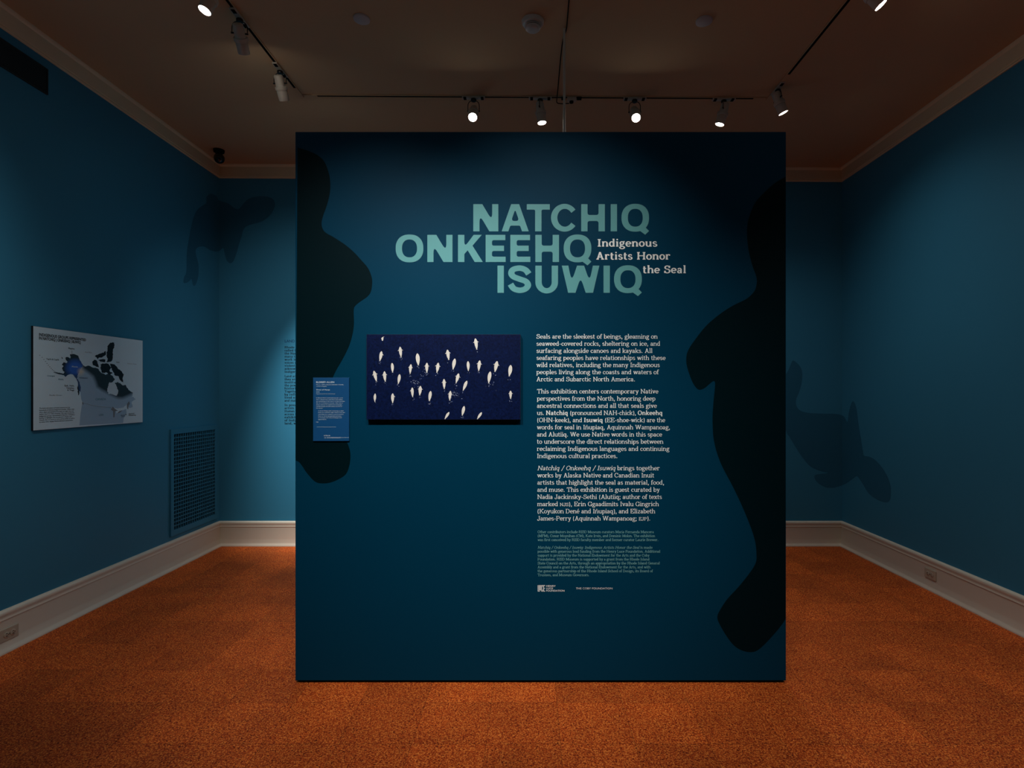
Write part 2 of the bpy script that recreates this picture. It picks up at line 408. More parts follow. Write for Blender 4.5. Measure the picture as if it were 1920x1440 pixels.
def stroke_quads(path, wv, wh):
    closed = len(path) > 3 and abs(path[0][0] - path[-1][0]) < 1e-6 and abs(path[0][1] - path[-1][1]) < 1e-6
    n = len(path); L, R = [], []
    for k in range(n):
        if closed: a, b = path[(k - 1) % (n - 1)], path[(k + 1) % (n - 1)] if k < n - 1 else path[1]
        else: a, b = path[max(k - 1, 0)], path[min(k + 1, n - 1)]
        dx, dy = b[0] - a[0], b[1] - a[1]; l = math.hypot(dx, dy) or 1
        nx, ny = -dy / l * wv / 2, dx / l * wh / 2
        L.append((path[k][0] + nx, path[k][1] + ny)); R.append((path[k][0] - nx, path[k][1] - ny))
    return [(L[k], L[k + 1], R[k + 1], R[k]) for k in range(n - 1)]

_cache = {}
def glyph(ch, weight):
    key = (ch, weight)
    if key in _cache: return _cache[key]
    wv, wh = {'r': (98, 62), 'b': (150, 88), 'i': (88, 58), 'l': (84, 58)}[weight]
    adv, S, B, D = G[ch]
    q = []
    for path in S: q += stroke_quads(path, wv, wh)
    for x0, x1, y, side in B:
        y0, y1 = (y, y + wh) if side == 'b' else (y - wh, y)
        q.append(((x0, y0), (x1, y0), (x1, y1), (x0, y1)))
    for x, y, r in D:
        r = r * (1.25 if weight == 'b' else 1)
        q += [tuple((x + r * math.cos(math.pi / 4 * (k + t)), y + r * math.sin(math.pi / 4 * (k + t))) for t in range(2)) + ((x, y), (x, y)) for k in range(8)]
    _cache[key] = (adv + (50 if weight == 'b' else 0), q)
    return _cache[key]

def serif_line(mb, plane, d, runs, x0, x1, y, cap):
    """runs: [(text, weight)], fitted between x0 and x1 (metres on the plane), cap height in metres"""
    s = cap / CAPH
    pen, out = 0.0, []
    for text, wt in runs:
        small = wt == 's'
        w_ = 'r' if small else wt
        k = 0.74 if small else 1.0
        shear = 0.22 if wt == 'i' else 0.0
        for ch in text:
            adv, q = glyph(ch, w_)
            for quad in q: out.append([((pen + (px + shear * py) * k), py * k) for px, py in quad])
            pen += adv * k + 12
    pen -= 12
    sx = (x1 - x0) / pen if x1 is not None else s
    for n_, quad in enumerate(out):
        pts = [plane.at(x0 + px * sx, y + py * s, d + (n_ % 61) * 5e-6) for px, py in quad]
        if quad[2] == quad[3]: mb.tri(pts[0], pts[1], pts[2])
        else: mb.quad(*pts)

_sans = {}
def sans_tris(text, bold):
    key = (text, bold)
    if key in _sans: return _sans[key]
    cu = bpy.data.curves.new('t', 'FONT'); cu.body = text; cu.size = 1.0
    cu.offset = bold; cu.resolution_u = 3
    ob = bpy.data.objects.new('t', cu); C.objects.link(ob)
    dg = bpy.context.evaluated_depsgraph_get()
    me = ob.evaluated_get(dg).to_mesh(); me.calc_loop_triangles()
    vs_ = [(v.co.x, v.co.y) for v in me.vertices]
    tr = [tuple(t.vertices) for t in me.loop_triangles]
    ob.evaluated_get(dg).to_mesh_clear()
    C.objects.unlink(ob); bpy.data.objects.remove(ob); bpy.data.curves.remove(cu)
    xs = [v[0] for v in vs_] or [0, 1]
    _sans[key] = ([((x - min(xs)), y) for x, y in vs_], tr, max(xs) - min(xs))
    return _sans[key]
def sans_line(mb, plane, d, text, x0, x1, y, cap, bold=0.0):
    vs_, tr, wd = sans_tris(text, bold)
    s = cap / 0.727
    sx = (x1 - x0) / wd if x1 is not None else s
    i = len(mb.v)
    mb.v += [plane.at(x0 + a * sx, y + b * s, d) for a, b in vs_]
    mb.f += [tuple(i + k for k in t) for t in tr]

def rounded(poly, r_in=0.0, radii=None, seg=6):
    """polygon with chosen corners rounded: radii {index: radius}"""
    out = []; n = len(poly)
    for k in range(n):
        r = (radii or {}).get(k, r_in)
        p, a, b = Vector(poly[k]), Vector(poly[k - 1]), Vector(poly[(k + 1) % n])
        if r <= 0: out.append(tuple(p)); continue
        da, db = (a - p), (b - p)
        la, lb = da.length, db.length
        da.normalize(); db.normalize()
        ang = math.acos(max(-1, min(1, da.dot(db))))
        t = min(r / math.tan(ang / 2), la * 0.48, lb * 0.48)
        p0, p1 = p + da * t, p + db * t
        for j in range(seg + 1):
            u = j / seg
            q = p0 * (1 - u) ** 2 + p * 2 * u * (1 - u) + p1 * u * u
            out.append(tuple(q))
    return out
def ell(cx, cy, rx, ry, n=48, e=2.3):
    out = []
    for k in range(n):
        c, s_ = math.cos(2 * math.pi * k / n), math.sin(2 * math.pi * k / n)
        out.append((cx + rx * math.copysign(abs(c) ** (2 / e), c), cy + ry * math.copysign(abs(s_) ** (2 / e), s_)))
    return out
# Headline capitals, drawn in a box 163 units high (y up), width w, with soft inner notches
def cap_loops(ch, w):
    H, T = 163.0, 38.0
    if ch == 'I': return [[(0, 0), (w, 0), (w, H), (0, H)]]
    if ch == 'N':
        return [rounded([(0, 0), (T - 1, 0), (T - 1, 100), (w - 54, 0), (w, 0), (w, H), (w - T + 1, H), (w - T + 1, 63), (54, H), (0, H)], radii={2: 14, 7: 14})]
    if ch == 'H':
        return [rounded([(0, 0), (T, 0), (T, 62), (w - T, 62), (w - T, 0), (w, 0), (w, H), (w - T, H), (w - T, 98), (T, 98), (T, H), (0, H)], radii={2: 14, 3: 14, 8: 14, 9: 14})]
    if ch == 'T':
        m = w / 2
        return [rounded([(m - 19, 0), (m + 19, 0), (m + 19, H - 33), (w, H - 33), (w, H), (0, H), (0, H - 33), (m - 19, H - 33)], radii={2: 10, 7: 10})]
    if ch == 'E':
        return [rounded([(0, 0), (w, 0), (w, 32), (T, 32), (T, 66), (w - 10, 66), (w - 10, 98), (T, 98), (T, 131), (w - 2, 131), (w - 2, H), (0, H)], radii={3: 12, 4: 12, 7: 12, 8: 12})]
    if ch == 'K':
        return [rounded([(0, 0), (T, 0), (T, 48), (58, 70), (w - 49, 0), (w, 0), (87, 98), (w - 6, H), (w - 55, H), (T, 88), (T, H), (0, H)], radii={2: 12, 9: 12})]
    if ch == 'A':
        return [rounded([(0, 0), (40, 0), (52, 34), (w - 52, 34), (w - 40, 0), (w, 0), (w / 2 + 24, H), (w / 2 - 24, H)], radii={2: 10, 3: 10}),
                rounded([(w / 2 - 24, 62), (w / 2 + 24, 62), (w / 2 + 3, 122), (w / 2 - 3, 122)], radii={0: 15, 1: 15, 2: 3, 3: 3})]
    if ch == 'U':
        out = [(0, H), (0, 62)] + arc(w / 2, 62, w / 2, 66, 180, 360, 20)[1:-1] + [(w, 62), (w, H), (w - T, H), (w - T, 64)] + arc(w / 2, 64, w / 2 - T, 36, 360, 180, 16)[1:-1] + [(T, 64), (T, H)]
        return [out]
    if ch == 'W':
        return [rounded([(38, 0), (82, 0), (w / 2, 92), (w - 82, 0), (w - 38, 0), (w, H), (w - 39, H), (w - 59, 68), (w / 2 + 21, H), (w / 2 - 21, H), (59, 68), (39, H), (0, H)], radii={2: 13, 7: 14, 10: 14})]
    if ch in 'OQ':
        L = [ell(w / 2, H / 2, w / 2, H / 2 + 2), ell(w / 2, H / 2, w / 2 - T, H / 2 - 28)]
        if ch == 'Q':
            L.append([(w * .655, 20), (w * .64, 6), (w * .86, -20), (w, 2), (w * .835, 30)])
        return L
    if ch == 'C':
        o = arc(w / 2 + 2, H / 2, w / 2 + 2, H / 2 + 2, 36, 324, 36); i_ = arc(w / 2 + 4, H / 2, w / 2 - T + 4, H / 2 - 28, 318, 42, 30)
        return [o + [(w - 36 + 0, 52)] + i_[1:-1] + [(w - 36, H - 52)]]
    if ch == 'S':
        c = smooth_loop([(w - 14, 113), (w - 34, 137), (w / 2, 148), (30, 139), (19, 117), (32, 97), (w / 2, 82), (w - 32, 68), (w - 19, 45), (w - 36, 23), (w / 2, 15), (34, 25), (14, 52)], 5, closed=False)
        q = stroke_quads(c, 38, 33)
        return [[p[0] for p in q] + [q[-1][1]] + [q[-1][2]] + [p[3] for p in reversed(q)]]
TITLE = [  # letters with left and right edges in photograph pixels, then the base line
    ('NATCHIQ', [(887.5, 934.4), (940.6, 991.3), (987.8, 1030.9), (1033.1, 1082.5), (1089.7, 1134.1), (1145, 1156.9), (1165.3, 1216.9)], 433.8),
    ('ONKEEHQ', [(741.9, 793.8), (801.3, 848.4), (858.8, 905.3), (910.6, 948.1), (956.9, 994.4), (1003.8, 1048.1), (1056.9, 1108.8)], 491.3),
    ('ISUWIQ', [(932.8, 944.7), (952.8, 995.9), (1003.8, 1046.3), (1053.4, 1123.8), (1131.6, 1143.4), (1151.3, 1203.4)], 549.0)]

# ================================================================== THE ROOM
def build_room():
    mb = MB(); mb.box(WL - .3, WR + .3, WF - .1, WB + .3, -0.10, 0.0)
    struct(mb.build('floor', M['floor']))
    mb = MB()
    i = len(mb.v)
    xa, xb = WL - .3, WR + .3
    mb.v += [(xa, WF - .1, zc(xa)), (xb, WF - .1, zc(xb)), (xb, WB + .3, zc(xb)), (xa, WB + .3, zc(xa)),
             (xa, WF - .1, 3.75), (xb, WF - .1, 3.75), (xb, WB + .3, 3.75), (xa, WB + .3, 3.75)]
    for q in ((0, 3, 2, 1), (4, 5, 6, 7), (0, 1, 5, 4), (1, 2, 6, 5), (2, 3, 7, 6), (3, 0, 4, 7)): mb.f.append(tuple(i + k for k in q))
    struct(mb.build('ceiling', M['ceiling']))
    mb = MB(); mb.box(WL - .15, WL, WF, WB + .15, 0, 3.62); struct(mb.build('wall_left', M['wall']))
    mb = MB(); mb.box(WR, WR + .15, WF, WB + .15, 0, 3.60); struct(mb.build('wall_right', M['wall']))
    mb = MB(); mb.box(WL, WR, WB, WB + .15, 0, 3.62); struct(mb.build('wall_back', M['wall']))
    mb = MB(); mb.box(WL, WR, WF - .1, WF, 0, 3.62); struct(mb.build('wall_front', M['wall']))
    # baseboard profile: (distance off the wall, height)
    bp = [(0.0, 0.0), (0.044, 0.0), (0.044, 0.005)]
    bp += [(0.0395, 0.0125), (0.0335, 0.022), (0.028, 0.033), (0.0228, 0.046), (0.0188, 0.058), (0.0165, 0.068)]
    bp += [(0.016, 0.176), (0.0195, 0.1785), (0.0195, 0.183), (0.0165, 0.187), (0.0175, 0.196), (0.0215, 0.205), (0.023, 0.213), (0.021, 0.221), (0.015, 0.227), (0.007, 0.231), (0.0, 0.231)]
    def run(name, prof, m, left, right, back, zoff=lambda x: 0.0):
        for side in ('left', 'right', 'back'):
            mb = MB()
            if side == 'left': mb.sweep(prof, lambda a, z, k: (WL + a, (WF, WB - a)[k], z + zoff(WL)))
            if side == 'right': mb.sweep(prof, lambda a, z, k: (WR - a, (WF, WB - a)[k], z + zoff(WR)))
            if side == 'back': mb.sweep(prof, lambda a, z, k: ((WL + a, WR - a)[k], WB - a, z + zoff((WL, WR)[k])))
            struct(mb.build({'left': left, 'right': right, 'back': back}[side], m, smooth=50))
    run('baseboard', bp, M['trim'], 'baseboard_left', 'baseboard_right', 'baseboard_back')
    # crown: flat frieze board with a bead below and a lip above, z measured from the ceiling
    cp = [(0.0, -0.125), (0.010, -0.125), (0.014, -0.119), (0.010, -0.112), (0.010, -0.106), (0.016, -0.104), (0.018, -0.060), (0.020, -0.022), (0.026, -0.018), (0.030, -0.010), (0.034, -0.004), (0.034, 0.004), (0.0, 0.004)]
    run('crown', cp, M['crown'], 'trim_1', 'trim_2', 'trim_3', zc)

# ================================================================== DISPLAY WALL
SIL_LEFT = [(558, 276.5), (581, 284), (597, 292), (609, 304.5), (617, 326), (619.5, 344.6), (618.4, 363), (613.4, 383.6), (605.4, 406.6), (603, 418), (604.7, 428.3), (611, 436.4), (627, 445.5), (647.8, 459.3), (663.8, 473), (677.6, 488), (690.2, 503), (697, 520), (697.8, 532.7), (695.5, 546.5), (688.9, 556.2), (675.4, 565.7), (665.9, 573.8), (663.2, 582), (663.7, 607.7), (660.5, 629.3), (653.7, 651), (642.9, 672.6), (632, 691.6), (624.5, 707), (614, 735), (608, 765), (612, 795), (632, 815), (648, 826), (655, 840.5), (657.2, 855.4), (655, 873), (648.3, 889.2), (632, 900), (615.8, 905.5), (599.6, 906), (588.7, 901.4), (575.2, 886.5), (567, 874.3), (560.3, 866.2), (554.2, 863.5)]
SIL_RIGHT = [(1473, 331), (1450.6, 345), (1428.9, 365), (1416.3, 379.5), (1407.2, 399.3), (1401.8, 419), (1400.7, 440.8), (1403.6, 469.7), (1410.8, 498.6), (1418, 518.5), (1418.8, 531), (1414.5, 545.6), (1400, 560), (1374.7, 572.7), (1349.5, 589), (1324.2, 610.6), (1302.5, 637.7), (1289.9, 657.5), (1286.6, 673.8), (1288.8, 690), (1297, 713.5), (1304.3, 726), (1311.5, 730.8), (1320.6, 728), (1329.6, 720.7), (1337.6, 714.6), (1340.8, 720.7), (1337.9, 751.4), (1336, 780), (1336.4, 803), (1337.7, 820.8), (1343, 845), (1353.3, 873), (1374.2, 912.8), (1391.5, 949.3), (1407.2, 987.5), (1415.8, 1015.3), (1418.3, 1039.6), (1416.9, 1055.2), (1405.4, 1074.3), (1384.6, 1100.3), (1363.8, 1122.9), (1349.9, 1143.8), (1345, 1156), (1348, 1168), (1362, 1192.4), (1377.6, 1211.5), (1395, 1220.8), (1412.4, 1222.2), (1426.3, 1214.9), (1447, 1194), (1464.4, 1173.3), (1473, 1160)]
INTRO = [
 (635.0, 13.33, 1005.7, [
  ([('Seals are the sleekest of beings, gleaming on', 'r')], 1233.1), ([('seaweed-covered rocks, sheltering on ice, and', 'r')], 1237.8),
  ([('surfacing alongside canoes and kayaks. All', 'r')], 1223.4), ([('seafaring peoples have relationships with these', 'r')], 1248),
  ([('wild relatives, including the many Indigenous', 'r')], 1237.2), ([('peoples living along the coasts and waters of', 'r')], 1235.2),
  ([('Arctic and Subarctic North America.', 'r')], 1191)]),
 (737.8, 13.45, 1006.7, [
  ([('This exhibition centers contemporary Native', 'r')], 1234.4), ([('perspectives from the North, honoring deep', 'r')], 1228.9),
  ([('ancestral connections and all that seals give', 'r')], 1231.6),
  ([('us. ', 'r'), ('Natchiq', 'b'), (' (pronounced NAH-chick), ', 'r'), ('Onkeehq', 'b')], 1242.5),
  ([('(OHN-keek), and ', 'r'), ('Isuwiq', 'b'), (' (EE-shoe-wick) are the', 'r')], 1247.2),
  ([('words for seal in Iñupiaq, Aquinnah Wampanoag,', 'r')], 1256.6), ([('and Alutiiq. We use Native words in this space', 'r')], 1241.4),
  ([('to underscore the direct relationships between', 'r')], 1243.8), ([('reclaiming Indigenous languages and continuing', 'r')], 1255.2),
  ([('Indigenous cultural practices.', 'r')], 1158)]),
 (881.7, 13.46, 1007.3, [
  ([('Natchiq / Onkeehq / Isuwiq', 'i'), (' brings together', 'r')], 1237), ([('works by Alaska Native and Canadian Inuit', 'r')], 1226.6),
  ([('artists that highlight the seal as material, food,', 'r')], 1245.6), ([('and muse. This exhibition is guest curated by', 'r')], 1237),
  ([('Nadia Jackinsky-Sethi (Alutiiq; author of texts', 'r')], 1241.1), ([('marked ', 'r'), ('NJS', 's'), ('), Erin Ggaadimits Ivalu Gingrich', 'r')], 1235.5),
  ([('(Koyukon Dené and Iñupiaq), and Elizabeth', 'r')], 1228.6), ([('James-Perry (Aquinnah Wampanoag; ', 'r'), ('EJP', 's'), (').', 'r')], 1219.5)])]
CREDITS = [(999.6, 7.4, [
  ([('Other contributors include RISD Museum curators Maria Fernanda Mancera', 'r')], 1225.9),
  ([('(MFM), Conor Moynihan (CM), Kate Irvin, and Dominic Molon. The exhibition', 'r')], 1228.2),
  ([('was first conceived by RISD faculty member and former curator Laurie Brewer.', 'r')], 1234.3)]),
 (1028.8, 7.35, [
  ([('Natchiq / Onkeehq / Isuwiq: Indigenous Artists Honor the Seal', 'i'), (' is made', 'r')], 1223.4),
  ([('possible with generous lead funding from the Henry Luce Foundation. Additional', 'r')], 1237.9),
  ([('support is provided by the National Endowment for the Arts and the Coby', 'r')], 1217.7),
  ([('Foundation. RISD Museum is supported by a grant from the Rhode Island', 'r')], 1217.7),
  ([('State Council on the Arts, through an appropriation by the Rhode Island General', 'r')], 1237),
  ([('Assembly and a grant from the National Endowment for the Arts, and with', 'r')], 1219.6),
  ([('the generous partnership of the Rhode Island School of Design, its Board of', 'r')], 1224),
  ([('Trustees, and Museum Governors.', 'r')], 1105)])]

def build_display_wall():
    x0, x1 = on_panel(553.5, 0)[0], on_panel(1474, 0)[0]
    zt = on_panel(0, 247)[1]
    t = thing('display_wall', 'tall freestanding deep teal partition with the exhibition title and black seal shapes, standing on the floor', 'display wall', (0, 0, 0))
    mb = MB(); mb.box(x0, x1, PD, PD + .30, 0.012, zt); mb.build('partition_body', M['panel'], t, bevel=0.003)
    mb = MB(); mb.box(x0 + .012, x1 - .012, PD + .012, PD + .288, 0.0, 0.012); mb.build('shadow_gap', M['black'], t)  # black inset strip, colour standing in for the shadow under the partition
    for pts in (SIL_LEFT, SIL_RIGHT):
        mb = MB(); q = smooth_loop([on_panel(*p) for p in pts], 5, closed=False)
        q = [(min(max(a, x0 + .001), x1 - .001), b) for a, b in q]
        fill(mb, [q], P_PANEL, 0.0004)
        o = mb.build('seal_silhouette', M['seal'], t); o['label'] = 'near-black seal silhouette'
    s = PD / F
    for word, edges, base in TITLE:
        mb = MB()
        for ch, (u0, u1) in zip(word, edges):
            wd = (u1 - u0) * 3.2
            bx, by = on_panel(u0, base); k = s / 3.2
            loops = [[(bx + a * k, by + b * k) for a, b in lp] for lp in cap_loops(ch, wd)]
            if ch == 'Q':
                fill(mb, loops[:2], P_PANEL, 0.0006); fill(mb, loops[2:], P_PANEL, 0.0007)
            else:
                fill(mb, loops, P_PANEL, 0.0006)
        mb.build('title_word', M['title'], t)
    mb = MB()
    for txt, u0, u1, b in (('Indigenous', 1120, 1233.4, 462.5), ('Artists Honor', 1117.6, 1257.7, 486.8), ('the Seal', 1205.2, 1287.2, 512.3)):
        a0, z = on_panel(u0, b); serif_line(mb, P_PANEL, .0006, [(txt, 'b')], a0, on_panel(u1, b)[0], z, 14.2 * s)
    mb.build('subtitle_lettering', M['cream'], t)
    for base, pitch, u0, lines in INTRO:
        mb = MB()
        for k, (runs, u1) in enumerate(lines):
            a0, z = on_panel(u0, base + pitch * k); serif_line(mb, P_PANEL, .0006, runs, a0, on_panel(u1, 0)[0], z, 8.3 * s)
        mb.build('paragraph_lettering', M['cream'], t)
    for base, pitch, lines in CREDITS:
        mb = MB()
        for k, (runs, u1) in enumerate(lines):
            a0, z = on_panel(1008, base + pitch * k); serif_line(mb, P_PANEL, .0006, runs, a0, on_panel(u1, 0)[0], z, 4.9 * s)
        mb.build('credit_lettering', M['credit'], t)
    # the two funders' marks
    mb = MB()
    def bar(u0, u1, v0, v1):
        a, b = on_panel(u0, v1); c, d = on_panel(u1, v0)
        h = .0006 + len(mb.v) * 2e-6
        mb.quad(P_PANEL.at(a, b, h), P_PANEL.at(c, b, h), P_PANEL.at(c, d, h), P_PANEL.at(a, d, h))
    bar(1008.2, 1009.4, 1097, 1109); bar(1010, 1010.9, 1097, 1107.4); bar(1008.2, 1012.3, 1107.9, 1109)
    bar(1011.4, 1012.5, 1097, 1107); bar(1013, 1014.1, 1097, 1107); bar(1011.4, 1014.1, 1106.2, 1107)
    bar(1014.9, 1016.2, 1097, 1109); bar(1014.9, 1017.9, 1097, 1098.2); bar(1014.9, 1017.9, 1107.8, 1109); bar(1016.9, 1017.9, 1097, 1100); bar(1016.9, 1017.9, 1105.6, 1109)
    bar(1018.7, 1020, 1097, 1109); bar(1018.7, 1022, 1097, 1098.2); bar(1018.7, 1021.6, 1102.4, 1103.6); bar(1018.7, 1022, 1107.8, 1109)
    for txt, u1, b in (('HENRY', 1042, 1100.2), ('LUCE', 1036.8, 1104.7), ('FOUNDATION', 1058.3, 1109.0)):
        a0, z = on_panel(1024.1, b); sans_line(mb, P_PANEL, .0006, txt, a0, on_panel(u1, b)[0], z, 3.2 * s, 0.012)
    mb.build('funder_mark', M['cream'], t)
    mb = MB(); a0, z = on_panel(1079.8, 1104.9)
    sans_line(mb, P_PANEL, .0006, 'THE COBY FOUNDATION', a0, on_panel(1148.2, 0)[0], z, 3.7 * s, -0.006)
    mb.build('funder_mark', M['cream'], t)

# ================================================================== PHOTOGRAPH ON THE DISPLAY WALL
ANIMALS = [(455, 255, 120, 6, 1), (218, 305, 115, -10, 1), (663, 345, 140, 5, 0), (1025, 290, 120, 8, 1), (1362, 160, 132, 8, 1), (358, 445, 112, 3, 1), (573, 460, 112, -5, 1),
           (770, 445, 117, 0, 1), (900, 445, 117, -8, 1), (1095, 400, 128, -10, 0), (1267, 425, 115, 2, 0), (1397, 420, 125, -6, 1), (1600, 430, 128, -12, 1), (1770, 480, 132, -8, 0),
           (152, 545, 127, 14, 1), (265, 550, 122, 5, 1), (437, 580, 112, -8, 0), (978, 640, 117, 2, 1), (1137, 570, 114, -15, 1), (1228, 660, 122, -22, 0), (1520, 560, 137, -8, 0),
           (597, 740, 112, 3, 1), (690, 720, 110, -5, 1), (808, 785, 118, -8, 0), (1048, 780, 112, -5, 1), (1775, 770, 96, 0, 1), (147, 805, 98, -2, 0), (360, 810, 112, 0, 1),
           (1207, 962, 112, -12, 0), (1012, 1018, 96, -32, 0), (1402, 1020, 94, -34, 0)]
def build_photo():
    off = 0.026
    a0, z1 = on_panel(687.3, 627, off); a1, z0 = on_panel(976, 786.8, off)
    t = thing('photograph_panel', 'navy aerial photograph of white animals swimming, mounted on the teal partition', 'photograph', ((a0 + a1) / 2, PD, z0))
    mb = MB(); mb.box(a0, a1, PD - off, PD - .0005, z0, z1); o = mb.build('mount_board', M['board'], None); attach(o, t)
    pl = P_PANEL
    mb = MB(); mb.quad(pl.at(a0 + .001, z0 + .001, off + .0006), pl.at(a1 - .001, z0 + .001, off + .0006), pl.at(a1 - .001, z1 - .001, off + .0006), pl.at(a0 + .001, z1 - .001, off + .0006))
    o = mb.build('print_surface', M['water'], None); attach(o, t)
    rnd = random.Random(3)
    mb, fm = MB(), MB()
    k = 1 / 6.4
    def px(x, y): return on_panel(680 + x * k, 620 + y * k, off)
    for cx, cy, ln_, ang, fins in ANIMALS:
        wd = ln_ * rnd.uniform(.145, .17)
        body = [(0, .52), (.38, .47), (.75, .36), (.98, .20), (1, .04), (.86, -.14), (.6, -.30), (.33, -.43), (.22, -.47), (.50, -.53), (.10, -.505), (-.10, -.505), (-.50, -.53), (-.22, -.47), (-.33, -.43), (-.6, -.30), (-.86, -.14), (-1, .04), (-.98, .20), (-.75, .36), (-.38, .47)]
        ca, sa = math.cos(math.radians(ang)), math.sin(math.radians(ang))
        bend = rnd.uniform(-.10, .10)
        def place(p):
            x, y = p[0] * wd + bend * ln_ * (p[1] ** 2), p[1] * ln_
            return px(cx + x * ca - y * sa, min(cy - (x * sa + y * ca), 1066))
        fill(mb, [[place(p) for p in smooth_loop(body, 3)]], pl, off + .0012)
        if fins:
            for sgn in (-1, 1):
                if rnd.random() < .2: continue
                fin = [(sgn * .80, .25), (sgn * 1.35, .20), (sgn * 1.75, .13), (sgn * 1.65, .115), (sgn * 1.2, .16), (sgn * .9, .18)]
                fill(mb, [[place(p) for p in fin]], pl, off + .0013)
        for _ in range(rnd.randint(2, 6)):   # wake behind each tail
            x, y = cx + sa * ln_ * .6 + rnd.uniform(-16, 16), cy + ln_ * rnd.uniform(.52, .85)
            if y < 1055:
                r = rnd.uniform(1.5, 4)
                fill(fm, [[px(x + r * math.cos(a) * 1.5, y + r * math.sin(a)) for a in (0, 1.2, 2.2, 3.3, 4.3, 5.3)]], pl, off + .0011)
    for cx, cy, n in ((650, 620, 26), (1095, 770, 34), (740, 530, 10), (1540, 650, 8)):
        for _ in range(n):
            x, y, r = rnd.gauss(cx, 34), rnd.gauss(cy, 30), rnd.uniform(1.2, 4)
            fill(fm, [[px(x + r * math.cos(a) * 1.8, y + r * math.sin(a)) for a in (0, 1.1, 2.2, 3.3, 4.3, 5.3)]], pl, off + .0011)
    bird = [(222, 92), (238, 78), (262, 70), (250, 82), (247, 92), (256, 98), (248, 101), (244, 122), (238, 124), (230, 116), (228, 100)]
    fill(mb, [[px(*p) for p in bird]], pl, off + .0012)
    o = mb.build('printed_animals', M['animal'], None); attach(o, t)
    o = fm.build('printed_foam', M['foam'], None); attach(o, t)

def attach(o, t):
    """parent o to t and keep it where it stands"""
    o.parent = t
    o.matrix_parent_inverse = Matrix.Translation(-t.location)

# ================================================================== OBJECT LABEL
LABEL_TXT = [  # text, left, right, base line, cap height, boldness - in the label's close-up pixels
 ('ELDRED ALLEN', 138, 498, 192, 34, .012), ('Inuk, b. 1978 in Rigolet, Labrador, Canada;', 138, 684, 233, 17, .0), ('works in Rigolet', 138, 350, 266, 17, .0),
 ('Shoal of Harps', 138, 412, 340, 25, .008), ('2018', 138, 203, 382, 17, .0), ('Pigment print on aluminum', 138, 512, 415, 14, .0),
 ("In Eldred Allen's aerial photograph, more", 138, 672, 498, 16, .003), ('than a dozen harp seals float with bellies', 138, 668, 532, 16, .003), ('up, sunbathing in the waters of the Labrador', 138, 716, 566, 16, .003),
 ('Sea, in northeastern Canada. Allen uses a', 138, 672, 601, 16, .003), ('drone camera "to capture the landscape', 138, 652, 636, 16, .003), ('and the people and the culture we live in."', 138, 666, 670, 16, .003), ('He shares:', 138, 270, 704, 16, .003),
 ('A shoal of harp seals swimming on their', 178, 690, 756, 16, .003), ('backs is a common sight where I live, but', 178, 714, 790, 16, .003), ('recording their patterns and movement', 178, 684, 826, 16, .003),
 ('from an aerial perspective provides', 178, 640, 861, 16, .003), ('an entirely new view of designs and', 178, 648, 895, 16, .003), ('appreciation.', 178, 344, 929, 16, .003), ('NJS', 138, 182, 980, 15, .0),
 ('LISTEN IN', 290, 416, 1256, 22, .006), ('SOUNDWALKS', 352, 630, 1298, 25, .0)]
def build_label():
    off = 0.008
    a0, z1 = on_panel(587, 708, off); a1, z0 = on_panel(654.6, 827, off)
    t = thing('object_label', 'small upright blue text label mounted left of the navy photograph', 'wall label', ((a0 + a1) / 2, PD, z0))
    mb = MB(); mb.box(a0, a1, PD - off, PD - .0006, z0, z1); attach(mb.build('label_board', M['label'], None, bevel=.0008), t)
    mb = MB(); s = (PD - off) / F / 10.667
    def px(x, y): return on_panel(580 + x / 10.667, 700 + y / 10.667, off)
    for txt, x0, x1, b, cap, bold in LABEL_TXT:
        p = px(x0, b); sans_line(mb, P_PANEL, off + .0006, txt, p[0], px(x1, b)[0], p[1], cap * s, bold)
    def bar(x0, x1, y0, y1):
        a, b = px(x0, y1); c, d = px(x1, y0)
        mb.quad(P_PANEL.at(a, b, off + .0006), P_PANEL.at(c, b, off + .0006), P_PANEL.at(c, d, off + .0006), P_PANEL.at(a, d, off + .0006))
    bar(640, 790, 1282, 1286)                                    # rule after the word
    for k, h in enumerate((5, 10, 13, 8)): bar(296 + k * 11, 300 + k * 11, 1288 - h, 1288 + h)   # sound bars
    bar(150, 535, 1072, 1075)
    attach(mb.build('label_lettering', M['label_ink'], None), t)

# ================================================================== MAP ON THE LEFT WALL
MK = 4.5714
def mp(x, y, off): return on_left(x / MK, 560 + y / MK, off)
ALASKA = [(545, 545), (570, 550), (580, 540), (562, 528), (560, 505), (580, 498), (598, 515), (605, 500), (600, 478), (625, 472), (650, 478), (665, 485), (690, 535), (708, 570), (690, 610), (668, 650), (660, 680), (680, 715), (690, 760), (688, 800), (672, 780), (668, 730), (655, 690), (640, 670), (622, 650), (600, 645), (575, 655), (560, 670), (545, 655), (500, 645), (450, 628), (505, 636), (540, 642), (555, 630), (540, 618), (530, 600), (545, 580), (528, 565)]
CANADA = [(708, 570), (730, 580), (760, 575), (790, 592), (815, 590), (850, 610), (870, 640), (900, 650), (930, 640), (960, 660), (985, 690), (960, 720), (940, 715), (920, 760), (915, 790), (930, 815), (975, 825), (1000, 830), (1015, 800), (1000, 760), (985, 720), (1010, 715), (1035, 730), (1062, 745), (1075, 740), (1100, 780), (1142, 805), (1130, 840), (1165, 860), (1130, 880), (1135, 930), (1110, 940), (1090, 900), (1060, 930), (1000, 940), (920, 925), (840, 920), (770, 905), (705, 885), (695, 860), (688, 800), (690, 760), (680, 715), (660, 680), (690, 610)]
USA = [(705, 890), (770, 908), (840, 923), (920, 928), (950, 935), (985, 950), (1000, 985), (1045, 960), (1080, 945), (1085, 980), (1060, 1020), (1055, 1066), (680, 1086), (686, 1010), (695, 950)]
